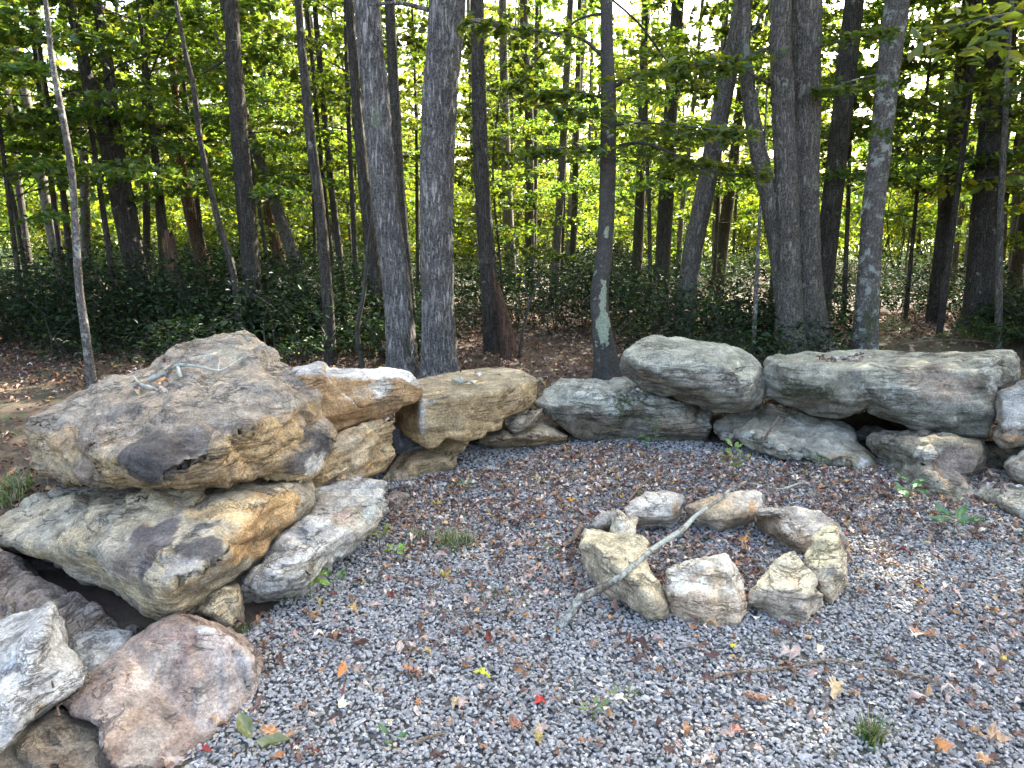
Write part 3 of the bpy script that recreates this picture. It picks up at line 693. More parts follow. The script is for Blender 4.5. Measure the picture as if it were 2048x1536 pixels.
rock('fire_ring_stone', 'rugged white and rust ring stone at the back of the ring',
     [(1364,1026,3.5),(1374,1005,3.6),(1422,992,3.68),(1449,988,3.72),(1511,983,3.74),(1528,988,3.68),(1528,1012,3.55)] + gl([(1512,1040),(1483,1057),(1435,1066),(1408,1057),(1371,1046)], 0.0),
     ridges=[[(1374,1010,3.56),(1430,1014,3.46),(1470,1004,3.48),(1528,996,3.62)],[(1450,1012,3.44),(1440,1045,3.36)]], pts=[(1490,1030,3.42),(1410,1035,3.4)], thick=0.15,
     cols=((0.718,0.583,0.427),(0.734,0.676,0.539),(0.564,0.385,0.213)), upright=(3.27, 0.42), seed=35, group=RING, cat='stone', amp=0.014, strata=0.010,
     spots=[(1515,1010,12,16,(0.590,0.314,0.135),0.8),(1410,1025,20,20,(0.705,0.524,0.292),0.6)])
rock('fire_ring_stone', 'long tilted brown ring stone at the back right of the ring',
     [(1504,1023,3.48),(1535,1012,3.58),(1586,1011,3.62),(1634,1019,3.6),(1661,1036,3.5),(1675,1050,3.42),(1699,1076,3.28)] + gl([(1700,1096),(1682,1102),(1630,1104),(1603,1110),(1565,1095),(1524,1071),(1509,1050)], 0.0),
     ridges=[[(1508,1026,3.44),(1565,1030,3.36),(1600,1052,3.22),(1622,1072,3.14),(1640,1090,3.1)]], pts=[(1560,1065,3.22),(1590,1085,3.12),(1640,1045,3.36)], thick=0.15,
     cols=((0.423,0.314,0.203),(0.488,0.361,0.225),(0.385,0.274,0.169)), topcol=((0.564,0.501,0.404),0.85), upright=(3.10, 0.42), seed=36, group=RING, cat='stone', amp=0.009, strata=0.007, bed=(0.641,0.233,0.698))
rock('fire_ring_stone', 'stepped yellow stone closing the ring at the right',
     [(1605,1110,2.95),(1613,1100,3.0),(1627,1067,3.1),(1636,1054,3.16),(1675,1049,3.18),(1680,1084,3.05),(1695,1101,3.0)] + [(1697,1150,2.82)] + gl([(1694,1180),(1676,1197),(1661,1218),(1649,1208)], 0.0) + [(1640,1165,2.72),(1608,1124,2.86)],
     ridges=[[(1613,1105,2.94),(1650,1108,2.86),(1680,1100,2.92)],[(1650,1108,2.86),(1668,1145,2.74),(1668,1205,2.66)],[(1630,1070,3.06),(1655,1082,2.98),(1680,1084,3.05)]],
     pts=[(1685,1140,2.8),(1635,1135,2.76)], thick=0.14, cols=((0.693,0.547,0.338),(0.615,0.501,0.338),(0.734,0.629,0.427)), topcol=((0.734,0.618,0.360),0.9), upright=(2.63, 0.42), seed=37, group=RING, cat='stone', amp=0.009, strata=0.006,
     spots=[(1672,1135,14,12,(0.256,0.233,0.213),0.8)])
rock('fire_ring_stone', 'pointed yellow-grey ring stone beside the stepped yellow one',
     [(1492,1190,2.72),(1504,1173,2.78),(1535,1139,2.9),(1565,1108,3.02),(1589,1099,3.04),(1606,1122,2.96),(1634,1149,2.86),(1642,1163,2.8),(1632,1178,2.74),(1649,1193,2.68)] + gl([(1647,1220),(1627,1235),(1612,1257),(1582,1250),(1555,1249),(1518,1228)], 0.0) + [(1497,1211,2.64)],
     ridges=[[(1500,1180,2.7),(1535,1176,2.62),(1580,1180,2.56),(1618,1190,2.56),(1632,1178,2.74)],[(1618,1190,2.56),(1613,1225,2.5),(1612,1257,2.46)]],
     pts=[(1575,1150,2.74),(1560,1215,2.54),(1590,1125,2.9)], thick=0.12, cols=((0.539,0.449,0.326),(0.488,0.419,0.315),(0.603,0.489,0.360)), topcol=((0.734,0.635,0.427),0.95), upright=(2.51, 0.42), seed=38, group=RING, cat='stone', amp=0.008, strata=0.005,
     spots=[(1575,1211,7,7,(0.129,0.117,0.113),0.9),(1590,1150,20,14,(0.734,0.536,0.315),0.5)])
rock('fire_ring_stone', 'squarish rust-streaked ring stone at the front of the ring',
     [(1328,1142,2.86),(1347,1125,2.94),(1398,1115,3.0),(1442,1101,3.04),(1456,1106,3.02),(1473,1132,2.9),(1490,1170,2.74)] + [(1491,1217,2.58)] + gl([(1476,1251),(1442,1259),(1408,1252),(1374,1242),(1336,1228)], 0.0) + [(1330,1190,2.64)],
     ridges=[[(1332,1142,2.8),(1385,1132,2.78),(1435,1122,2.82),(1452,1150,2.7),(1470,1180,2.62),(1478,1240,2.5)]],
     pts=[(1390,1180,2.58),(1430,1200,2.54),(1360,1190,2.6),(1400,1225,2.52)], thick=0.14, cols=((0.603,0.449,0.304),(0.539,0.396,0.264),(0.666,0.513,0.360)), topcol=((0.734,0.664,0.517),0.9), upright=(2.51, 0.42), seed=39, group=RING, cat='stone', amp=0.010, strata=0.007, bed=(1,0.2,0.25),
     spots=[(1436,1160,26,58,(0.50,0.35,0.20),0.6),(1425,1215,14,35,(0.5,0.36,0.21),0.45),(1455,1215,18,40,(0.56,0.44,0.28),0.5)])
# ---- front left
FR = 'loose stones in the front left corner'
rock('boulder', 'pink-brown leaning slab nearest the viewer at the lower left',
     [(118,1400,1.98),(170,1350,2.08),(239,1293,2.2),(301,1246,2.3),(352,1225,2.36),(393,1232,2.38),(461,1256,2.36),(489,1280,2.32),(520,1317,2.24)] + gl([(520,1352),(500,1396),(455,1441),(414,1478),(363,1520),(310,1545)], 0.0) + [(230,1540,1.72),(200,1500,1.74),(205,1454,1.82),(188,1437,1.86),(154,1427,1.92)],
     ridges=[[(352,1225,2.36),(365,1240,2.24),(455,1270,2.2),(505,1320,2.14)]],
     facet=0.05, planes=16, cut=0.03, thick=0.30, cols=((0.37,0.27,0.205),(0.45,0.36,0.29),(0.30,0.215,0.165)), cscale=3.4, amp=0.010, strata=0.008, bed=(0.75,-0.4,0.6), seed=41, group=FR, lich=0.2,
     spots=[(360,1280,38,44,(0.37,0.235,0.195),0.55),(335,1300,20,24,(0.58,0.50,0.39),0.6),(300,1350,16,40,(0.60,0.54,0.46),0.6),(270,1430,25,30,(0.43,0.30,0.19),0.5),(450,1350,60,70,(0.46,0.41,0.36),0.6),(220,1350,40,60,(0.29,0.21,0.165),0.6),(420,1245,30,10,(0.62,0.61,0.57),0.7),(310,1480,50,40,(0.50,0.43,0.34),0.6)])
rock('boulder', 'sharp-edged white stone with a pointed top at the left edge',
     [(-60,1262,2.25),(0,1240,2.3),(44,1225,2.32),(55,1226,2.3),(106,1194,2.36),(113,1228,2.3),(137,1256,2.24),(140,1280,2.2),(157,1317,2.12),(171,1338,2.06),(164,1362,2.0),(116,1403,1.92),(55,1453,1.80),(20,1500,1.72),(-20,1530,1.66),(-80,1540,1.64),(-90,1400,1.9)],
     ridges=[[(106,1194,2.36),(85,1260,2.06),(60,1330,1.94),(40,1400,1.84)],[(0,1240,2.3),(20,1290,2.04)]],
     facet=0.07, thick=0.25, cols=((0.473,0.450,0.400),(0.546,0.525,0.469),(0.420,0.380,0.304)), amp=0.010, strata=0.008, bed=(0.6,-0.3,0.8), seed=42, group=FR, smooth=3,
     spots=[(10,1330,40,12,(0.420,0.430,0.432),0.6),(90,1420,60,10,(0.525,0.400,0.221),0.7)])
rock('boulder', 'pale grey stone wedged behind the white pointed stone and pink-brown slab',
     [(130,1270,2.42),(191,1253,2.46),(239,1250,2.46),(269,1263,2.42),(260,1310,2.32),(220,1350,2.2),(175,1372,2.12),(140,1340,2.2)], bulge=0.08, thick=0.2,
     cols=((0.462,0.450,0.396),(0.525,0.510,0.451),(0.420,0.360,0.258)), amp=0.008, seed=43, group=FR)
rock('boulder', 'furrowed grey-brown boulder with bark-like ridges at the left edge',
     [(-90,1060,2.9),(-30,1085,2.86),(34,1119,2.78),(100,1168,2.68),(190,1212,2.60),(265,1254,2.52),(285,1275,2.44),(200,1310,2.3),(100,1330,2.2),(-90,1330,2.2)],
     pts=[(0,1180,2.5),(100,1220,2.46),(180,1250,2.42),(-40,1250,2.36),(60,1270,2.34),(40,1150,2.62)], thick=0.3, cols=((0.28,0.235,0.19),(0.34,0.29,0.235),(0.2,0.165,0.135)), amp=0.012, strata=0.006,
     bed=(0.75,0.1,0.65), seed=44, group=FR, furrow=0.03, lich=0.15)
rock('boulder', 'shadowed brown rock below the notch between the white stone and pink-brown slab',
     [(-80,1470,1.86),(40,1450,1.92),(118,1412,1.98),(190,1440,1.95),(225,1480,1.86),(240,1560,1.74),(60,1600,1.68),(-90,1590,1.68)], bulge=0.05, thick=0.2,
     cols=((0.27,0.22,0.15),(0.33,0.28,0.2),(0.22,0.17,0.12)), amp=0.008, seed=45, group=FR)
rock('boulder', 'added dark rock standing in for the deep shadow under the broad tilted slab',
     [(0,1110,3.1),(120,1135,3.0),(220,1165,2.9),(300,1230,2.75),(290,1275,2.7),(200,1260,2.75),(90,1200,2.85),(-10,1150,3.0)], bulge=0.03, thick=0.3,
     cols=((0.09,0.08,0.07),(0.12,0.10,0.085),(0.07,0.06,0.05)), amp=0.012, seed=46, group=WALL)  # filler rock, coloured near black for the deep shade of the gap
# ---- loose small stones on the gravel
rock('loose_stone', 'brown fist-sized stone at the foot of the white layered boulder', [(772,1003,3.6),(785,982,3.72),(815,986,3.74)] + gl([(824,1003),(811,1023),(785,1030)], 0.0),
     bulge=0.04, thick=0.12, cols=((0.31,0.25,0.2),(0.36,0.3,0.25),(0.27,0.21,0.17)), seed=51, amp=0.006, cat='stone', group='small loose stones on the gravel')
rock('loose_stone', 'small white stone in the litter near the tan rounded boulder', [(858,975,3.98),(868,966,4.02),(893,964,4.02)] + gl([(899,974),(893,984),(866,986)], 0.0),
     bulge=0.03, thick=0.08, cols=((0.5,0.52,0.51),(0.56,0.58,0.57),(0.45,0.46,0.45)), seed=52, amp=0.003, strata=0.002, cat='stone', group='small loose stones on the gravel', voxel=0.008)
rock('loose_stone', 'flat white stone lying below the bench slab', [(964,942,4.25),(975,932,4.32),(996,931,4.32)] + gl([(1000,938),(985,946),(966,950)], 0.0),
     bulge=0.02, thick=0.08, cols=((0.48,0.49,0.47),(0.55,0.56,0.54),(0.42,0.42,0.4)), seed=53, amp=0.003, strata=0.002, cat='stone', group='small loose stones on the gravel', voxel=0.008)

def surf(px, py, ground_only=False):
    o = Vector((0, 0, CAM_H)); d = ray(px, py).normalized()
    g = G(px, py); best = g; bd = (g - o).length; nrm = Vector((0, 0, 1))
    if not ground_only:
        for bvh, ob in ROCKS:
            h = bvh.ray_cast(o, d)
            if h[0] is not None and h[3] < bd: best, bd, nrm = h[0], h[3], h[1]
    return best, nrm

def top_z(x, y):
    best = None
    o = Vector((x, y, 3.0)); d = Vector((0, 0, -1))
    for bvh, ob in ROCKS:
        h = bvh.ray_cast(o, d)
        if h[0] is not None and (best is None or h[0].z > best[0]): best = (h[0].z, h[1])
    return best

# ------------------------------------------------------------------ scatter machinery
def rot_mats(n, tilt, yaw=None, rg=rng):
    """random yaw, then tilt about a random horizontal axis"""
    a = rg.uniform(0, 2 * np.pi, n) if yaw is None else yaw
    t = tilt; ax = rg.uniform(0, 2 * np.pi, n)
    ca, sa = np.cos(a), np.sin(a)
    Rz = np.zeros((n, 3, 3)); Rz[:, 0, 0] = ca; Rz[:, 0, 1] = -sa; Rz[:, 1, 0] = sa; Rz[:, 1, 1] = ca; Rz[:, 2, 2] = 1
    k = np.stack([np.cos(ax), np.sin(ax), np.zeros(n)], 1)
    K = np.zeros((n, 3, 3)); K[:, 0, 2] = k[:, 1]; K[:, 1, 2] = -k[:, 0]; K[:, 2, 0] = -k[:, 1]; K[:, 2, 1] = k[:, 0]
    I = np.eye(3)[None]
    R = I + np.sin(t)[:, None, None] * K + (1 - np.cos(t))[:, None, None] * (K @ K)
    return R @ Rz

def instance(protoV, protoF, R, S, T):
    """-> V, list of faces"""
    n, m = len(T), len(protoV)
    V = np.einsum('nij,mj->nmi', R, protoV) * (S[:, None, None] if np.ndim(S) == 1 else S[:, None, :]) + T[:, None, :]
    F = [(np.asarray(f)[None] + (np.arange(n) * m)[:, None, None]).reshape(-1, np.asarray(f).shape[1]) for f in protoF]
    return V.reshape(-1, 3), F

class Acc:
    def __init__(s): s.V, s.F, s.C, s.n = [], [], [], 0
    def add(s, V, F, C):
        s.V.append(V); s.F += [f + s.n for f in F]; s.C.append(C); s.n += len(V)
    def mesh(s, name, mat, smooth=False):
        return mk_mesh(name, np.concatenate(s.V), s.F, mat, np.concatenate(s.C), smooth)

# crushed stone prototypes
def stone_proto(k):
    r = np.random.default_rng(100 + k)
    pts = r.normal(size=(11, 3)); pts /= np.linalg.norm(pts, axis=1)[:, None]
    pts *= np.array([1.0, r.uniform(0.6, 0.85), r.uniform(0.42, 0.65)]) * r.uniform(0.85, 1.1, (11, 1))
    bm = bmesh.new()
    for p in pts: bm.verts.new(p)
    bmesh.ops.convex_hull(bm, input=bm.verts)
    for v in [v for v in bm.verts if not v.link_faces]: bm.verts.remove(v)
    bmesh.ops.triangulate(bm, faces=bm.faces)
    bm.verts.index_update()
    V = np.array([v.co[:] for v in bm.verts]); F = np.array([[v.index for v in f.verts] for f in bm.faces])
    bm.free(); return V * 0.5, [F]

gv = Acc()
protos = [stone_proto(k) for k in range(14)]
def gravel_layer(n_per, smin, smax, zlo, zhi, y0, y1):
    area = 8.0 * (y1 - y0); n = int(n_per * area)
    x = rng.uniform(-2.6, 4.3, n); y = rng.uniform(y0, y1, n)
    keep = pad_mask(x, y) & (np.abs(x) < 0.78 * y + 1.7)
    x, y = x[keep], y[keep]; n = len(x)
    s = smin + (smax - smin) * rng.beta(1.6, 3.0, n)
    z = gheight(x, y) + rng.uniform(zlo, zhi, n)
    pal = np.array([(0.262, 0.255, 0.242), (0.318, 0.310, 0.293), (0.210, 0.205, 0.196), (0.40, 0.39, 0.365), (0.275, 0.25, 0.22), (0.15, 0.147, 0.14), (0.35, 0.295, 0.235)])
    ci = rng.choice(len(pal), n, p=[.33, .34, .12, .08, .07, .03, .03])
    C = pal[ci] * rng.uniform(0.8, 1.25, (n, 1))
    pid = rng.integers(0, len(protos), n)
    for k, (pv, pf) in enumerate(protos):
        q = np.where(pid == k)[0]
        if not len(q): continue
        R = rot_mats(len(q), rng.uniform(0, 0.6, len(q)))
        V, F = instance(pv, pf, R, s[q], np.stack([x[q], y[q], z[q]], 1))
        gv.add(V, F, np.repeat(C[q], len(pv), 0))
gravel_layer(8000, 0.013, 0.032, -0.002, 0.014, 1.2, 3.2)
gravel_layer(4200, 0.016, 0.034, -0.002, 0.014, 3.2, 5.1)
gravel_layer(70, 0.034, 0.058, 0.0, 0.008, 1.2, 5.0)
gravel = mk_obj('gravel', gv.mesh('gravel', M_GRAVEL)); tag(gravel, 'bluish grey crushed stone covering the fire pit area', 'gravel', kind='stuff')

# ------------------------------------------------------------------ leaves
def leaf_shape(kind):
    if kind == 'maple':
        ang = [(-90, .25), (-62, .42), (-40, .62), (-25, .40), (2, .80), (18, .45), (40, .62), (58, .46), (90, 1.0), (122, .46), (140, .62), (162, .45), (178, .80), (205, .40), (220, .62), (242, .42)]
        P = [(r * math.cos(math.radians(a)), r * math.sin(math.radians(a))) for a, r in ang]
    elif kind == 'oak':
        half = [(0.03, -1.0), (0.14, -.85), (0.12, -.62), (0.34, -.50), (0.18, -.30), (0.46, -.08), (0.22, .12), (0.44, .42), (0.2, .5), (0.22, .78)]
        P = half + [(0.0, 1.0)] + [(-a * 0.95, b + 0.03) for a, b in reversed(half)]
    else:                                              # ovate
        half = [(0.0, -1.0), (0.25, -.6), (0.42, -.15), (0.38, .25), (0.2, .65)]
        P = half + [(0.0, 1.0)] + [(-a, b) for a, b in reversed(half[1:])]
    return np.array(P) * 0.5

def leaf_proto(kind, curl, fold, seed):
    r = np.random.default_rng(seed)
    P = leaf_shape(kind); n = len(P)
    inner = P * 0.5
    V = np.concatenate([[[0, 0, 0]], np.c_[inner, np.zeros(n)], np.c_[P, np.zeros(n)]])
    V[:, 2] = curl * V[:, 1] ** 2 * r.choice([-1, 1]) + fold * np.abs(V[:, 0]) + curl * 0.6 * V[:, 0] ** 2
    V[1 + n:, 2] += r.uniform(-0.06, 0.09, n) * (1 + curl)
    f3 = np.array([[0, 1 + i, 1 + (i + 1) % n] for i in range(n)])
    f4 = np.array([[1 + i, 1 + n + i, 1 + n + (i + 1) % n, 1 + (i + 1) % n] for i in range(n)])
    V[:, 2] -= V[:, 2].min()
    return V, [f3, f4]

LP = [leaf_proto('maple', c, f, 200 + i) for i, (c, f) in enumerate(((0.5, 0.1), (0.9, 0.35), (1.4, 0.2), (0.3, 0.5)))] + \
     [leaf_proto('oak', c, f, 210 + i) for i, (c, f) in enumerate(((0.6, 0.2), (0.4, 0.5)))] + \
     [leaf_proto('ovate', c, f, 220 + i) for i, (c, f) in enumerate(((0.7, 0.3), (1.2, 0.6), (0.4, 0.8)))]
LPAL = np.array([(0.11, 0.066, 0.058), (0.17, 0.11, 0.092), (0.36, 0.28, 0.255), (0.50, 0.43, 0.39), (0.17, 0.10, 0.062), (0.33, 0.21, 0.12), (0.40, 0.19, 0.08), (0.47, 0.33, 0.19), (0.17, 0.05, 0.042), (0.42, 0.32, 0.10), (0.55, 0.52, 0.46)])
LPROB = np.array([.19, .18, .19, .13, .13, .08, .025, .035, .02, .01, .03]); LPROB /= LPROB.sum()

lt = Acc()
def litter(x, y, smin, smax, tiltmax, prob=LPROB, zadd=0.012, rocks=True, mult=1.0):
    n = len(x)
    z = gheight(x, y) + zadd
    keep = np.ones(n, bool)
    if rocks:
        for i in range(n):
            if y[i] < 6.2:
                t = top_z(x[i], y[i])
                if t is not None and t[0] > 0.02:
                    keep[i] = False
    x, y, z = x[keep], y[keep], z[keep]; n = len(x)
    s = smin + (smax - smin) * rng.beta(1.4, 2.6, n)
    C = LPAL[rng.choice(len(LPAL), n, p=prob)] * rng.uniform(0.7, 1.3, (n, 1)) * mult * np.array([1.08, 1.0, 0.88])
    pid = rng.choice(len(LP), n, p=[.16, .16, .12, .12, .04, .04, .14, .12, .10])
    for k, (pv, pf) in enumerate(LP):
        q = np.where(pid == k)[0]
        if not len(q): continue
        R = rot_mats(len(q), np.abs(rng.normal(0, tiltmax, len(q))))
        V, F = instance(pv, pf, R, s[q], np.stack([x[q], y[q], z[q] + rng.uniform(0, 0.02, len(q))], 1))
        lt.add(V, F, np.repeat(C[q], len(pv), 0))

def scatter_pts(n, x0, x1, y0, y1, dens):
    x = rng.uniform(x0, x1, n); y = rng.uniform(y0, y1, n)
    k = (rng.uniform(0, 1, n) < dens(x, y)) & (np.abs(x) < 0.76 * y + 2.2)
    return x[k], y[k]

def pad_density(x, y):
    nz = fbm(np.stack([x * 1.3, y * 1.3, 0 * x + 5], 1), 3)
    nz2 = fbm(np.stack([x * 4.5, y * 4.5, 0 * x + 9], 1), 2)
    yy = y + 0.25 * (x < 0.2) * 1.0 - 0.10 * (x > 1.4)
    d = sstep(2.4, 4.3, yy + 0.45 * nz) * 0.75 + 0.09 + 0.20 * nz2
    d = np.where((x > 0.2) & (x < 1.1) & (y > 2.8) & (y < 3.35), np.maximum(d, 0.75), d)     # inside the ring
    d = np.where((x > 1.6) & (y < 3.2), np.maximum(d, 0.24 + 0.25 * nz), d)                  # right edge
    return np.clip(d, 0.04, 1) * pad_mask(x, y)
x, y = scatter_pts(46000, -2.3, 4.2, 1.3, 5.2, pad_density)
litter(x, y, 0.020, 0.062, 0.55)
x, y = scatter_pts(900, -2.3, 4.2, 1.3, 4.2, lambda x, y: 0.45 * pad_mask(x, y))
litter(x, y, 0.05, 0.095, 0.4, zadd=0.016)
# forest floor behind the wall and to the left
FPROB = np.array([.26, .2, .08, .05, .2, .12, .03, .03, .01, .005, .01]); FPROB /= FPROB.sum()
x, y = scatter_pts(64000, -10.5, 11.5, 1.0, 12.0, lambda x, y: np.where(pad_mask(x, y), 0, 1.0) * np.clip(1 - 0.85 * moss_at(x, y), 0.1, 1))
litter(x, y, 0.045, 0.10, 0.35, prob=FPROB, mult=0.8)
litter_o = mk_obj('leaf_litter', lt.mesh('leaf_litter', M_LITTER)); tag(litter_o, 'fallen maroon, brown and pinkish dry leaves strewn over gravel and forest floor', 'leaf litter', kind='stuff')


# ------------------------------------------------------------------ trunks
def catmull(pts, rad, step):
    P = [Vector(p) for p in pts]; out, ro = [], []
    n = len(P)
    for i in range(n - 1):
        p0, p1, p2, p3 = P[max(i - 1, 0)], P[i], P[i + 1], P[min(i + 2, n - 1)]
        m = max(1, int((p2 - p1).length / step))
        for k in range(m):
            t = k / m
            q = 0.5 * ((2 * p1) + (p2 - p0) * t + (2 * p0 - 5 * p1 + 4 * p2 - p3) * t * t + (3 * p1 - p0 - 3 * p2 + p3) * t ** 3)
            out.append(q); ro.append(rad[i] * (1 - t) + rad[i + 1] * t)
    out.append(P[-1]); ro.append(rad[-1])
    return out, ro

def tube(pts, rad, sides, step, bark=0.0, bf=26.0, flare=0.0, seed=0, wob=0.05, cap=True, z0=0.0, jag=0.0):
    """tapered tube through pts, returns V, F"""
    C, R = catmull(pts, rad, step)
    n = len(C)
    C = np.array([c[:] for c in C]); R = np.array(R)
    T = np.gradient(C, axis=0); T /= np.linalg.norm(T, axis=1)[:, None] + 1e-9
    ref = np.array([1.0, 0, 0]) if abs(T[:, 0]).mean() < 0.8 else np.array([0, 0, 1.0])
    A = ref[None] - T * (T @ ref)[:, None]; A /= np.linalg.norm(A, axis=1)[:, None]
    B = np.cross(T, A)
    th = np.linspace(0, 2 * np.pi, sides, endpoint=False)
    D = A[:, None, :] * np.cos(th)[None, :, None] + B[:, None, :] * np.sin(th)[None, :, None]
    r = np.repeat(R[:, None], sides, 1)
    s = np.cumsum(np.concatenate([[0], np.linalg.norm(np.diff(C, axis=0), axis=1)]))
    Pn = np.stack([np.cos(th)[None, :] * np.ones((n, 1)), np.sin(th)[None, :] * np.ones((n, 1)), np.repeat(s[:, None], sides, 1)], 2)
    q = Pn.reshape(-1, 3) + seed * 11.3
    r = r * (1 + wob * pnoise(q * np.array([1.1, 1.1, 1.2])).reshape(n, sides))
    if flare:
        zz = C[:, 2] - z0
        fl = np.exp(-np.clip(zz, 0, None) / 0.16)[:, None] * flare
        lob = 0.6 + 0.55 * np.maximum(0, pnoise(np.c_[np.cos(th) * 1.6 + seed, np.sin(th) * 1.6, 0 * th])) * 2
        r = r * (1 + fl * lob[None, :])
    if bark:
        X = (Pn * np.concatenate([[1, 1], [1]])).reshape(-1, 3).copy()
        X[:, :2] *= R.mean(); X = X * np.array([bf, bf, bf * 0.16]) + seed * 3.1
        f = np.abs(fbm(X, 3, 0.55)); f = sstep(0.0, 0.30, f)
        g = fbm(X * np.array([1.0, 1.0, 2.2]) + 31, 3)
        r = r + (bark * (f - 0.75) + bark * 0.4 * g).reshape(n, sides)
    V = C[:, None, :] + D * r[:, :, None]
    if jag:
        V[-1, :, 2] += jag * rng.uniform(-1, 1, sides)
    V = V.reshape(-1, 3)
    i = np.arange(n - 1)[:, None] * sides; j = np.arange(sides)[None, :]; j2 = (j + 1) % sides
    F = np.stack([i + j, i + j2, i + sides + j2, i + sides + j], 2).reshape(-1, 4)
    faces = [F]
    if cap:
        V = np.concatenate([V, C[-1:] + T[-1:] * R[-1] * 0.5])
        k = len(V) - 1; jj = np.arange(sides)
        faces.append(np.stack([(n - 1) * sides + jj, (n - 1) * sides + (jj + 1) % sides, np.full(sides, k)], 1))
    return V, faces

def px_path(path, Y, ext=0.0, ground=True, zbase=-0.12, taper=0.6):
    """[(px, py, width_px[, dY])] top to bottom or bottom to top -> world centre line from the base up, radii"""
    path = sorted(path, key=lambda p: -p[1])
    P, R = [], []
    for p in path:
        y = Y + (p[3] if len(p) > 3 else 0.0)
        q = W(p[0], p[1], y); P.append(q); R.append(0.5 * p[2] * depth_of(q) / FPX)
    if ground and P[0].z > zbase + 0.05:
        d = (P[0] - P[1]).normalized() if len(P) > 1 else Vector((0, 0, -1))
        d = Vector((d.x * 0.4, 0, -1)); k = (P[0].z - zbase)
        P.insert(0, P[0] + d * k); R.insert(0, R[0] * 1.04)
    if ext:
        d = (P[-1] - P[-2]).normalized(); d = (d + Vector((0, 0, 0.6))).normalized()
        P.append(P[-1] + d * ext * 0.5); R.append(R[-1] * (1 + taper) / 2)
        P.append(P[-1] + d * ext * 0.5); R.append(R[-2] * taper * 0.7)
    return P, R

# ------------------------------------------------------------------ foliage
GPAL = np.array([(0.060, 0.108, 0.026), (0.080, 0.135, 0.030), (0.105, 0.160, 0.034), (0.14, 0.175, 0.034), (0.050, 0.090, 0.032), (0.19, 0.18, 0.034)])
GPROB = np.array([.30, .28, .20, .10, .10, .02])

def gleaf(kind):
    if kind == 0:      # pointed oval, folded along the midrib
        V = np.array([(0, -.5, 0), (.24, -.16, .07), (.20, .22, .05), (0, .55, -.05), (-.20, .22, .05), (-.24, -.16, .07)])
        return V, [np.array([[0, 1, 2, 3], [0, 3, 4, 5]])]
    if kind == 1:      # maple-like, 8 points
        V = np.array([(0, -.4, 0), (.42, -.28, .05), (.26, -.02, .04), (.48, .24, .02), (.17, .22, .03), (0, .56, -.06), (-.17, .22, .03), (-.48, .24, .02), (-.26, -.02, .04), (-.42, -.28, .05)])
        return V, [np.array([[0, 1, 2], [0, 8, 9]]), np.array([[0, 2, 3, 4], [0, 6, 7, 8], [0, 4, 5, 6]])]
    V = np.array([(0, -.5, 0), (.30, 0, .06), (0, .5, 0), (-.30, 0, .06)])
    return V, [np.array([[0, 1, 2, 3]])]
GL = [gleaf(k) for k in range(3)]

class Foliage:
    def __init__(s, seed): s.r = np.random.default_rng(seed); s.T, s.S, s.Y, s.G = [], [], [], []
    def spray(s, P0, P1, n, width, size, drop=0.05, zj=0.03):
        """a flat spray of leaves along a branch from P0 to P1"""
        r = s.r; P0 = np.array(P0, float); P1 = np.array(P1, float); d = P1 - P0; L = np.linalg.norm(d)
        h = np.array([-d[1], d[0], 0]); h /= np.linalg.norm(h) + 1e-6
        t = r.beta(1.5, 1.0, n)
        wd = width * (1.1 - t * 0.75)
        lat = r.uniform(-1, 1, n) * wd
        # cluster leaves on side twigs
        tw = np.round(t * L / 0.16) * 0.16 / max(L, 1e-3); t = 0.75 * tw + 0.25 * t
        T = P0 + d * t[:, None] + h * lat[:, None]
        T[:, 2] += r.normal(0, zj, n) - drop * np.abs(lat) / max(width, 1e-3) - 0.3 * drop * t ** 2
        s.T.append(T); s.S.append(size * r.uniform(0.65, 1.2, n))
        yaw = np.arctan2(d[1], d[0]) - np.pi / 2 + np.sign(lat) * r.uniform(-1.3, -0.3, n)
        s.Y.append(yaw); s.G.append(np.ones(n))
    def ball(s, c, rad, n, size, gain=1.0):
        r = s.r; v = r.normal(size=(n, 3)); v /= np.linalg.norm(v, axis=1)[:, None]
        v = v * (r.uniform(0.35, 1, n) ** 0.5)[:, None] * np.array(rad)
        s.T.append(np.array(c) + v); s.S.append(size * r.uniform(0.65, 1.2, n)); s.Y.append(r.uniform(0, 6.28, n)); s.G.append(np.full(n, gain))
    def mesh(s, name, mat, kinds=(0,), tilt=0.75, pal=GPAL, prob=GPROB, yel=0.0):
        T = np.concatenate(s.T); S = np.concatenate(s.S); Y = np.concatenate(s.Y); r = s.r
        n = len(T); p = np.array(prob, float); p /= p.sum()
        C = pal[r.choice(len(pal), n, p=p)] * r.uniform(0.8, 1.2, (n, 1)) * np.concatenate(s.G)[:, None]
        kk = r.choice(kinds, n); a = Acc()
        R = rot_mats(n, np.abs(r.normal(0, tilt, n)), yaw=Y, rg=r)
        for k in set(kinds):
            q = np.where(kk == k)[0]; pv, pf = GL[k]
            V, F = instance(pv, pf, R[q], S[q], T[q]); a.add(V, F, np.repeat(C[q], len(pv), 0))
        return a.mesh(name, mat)

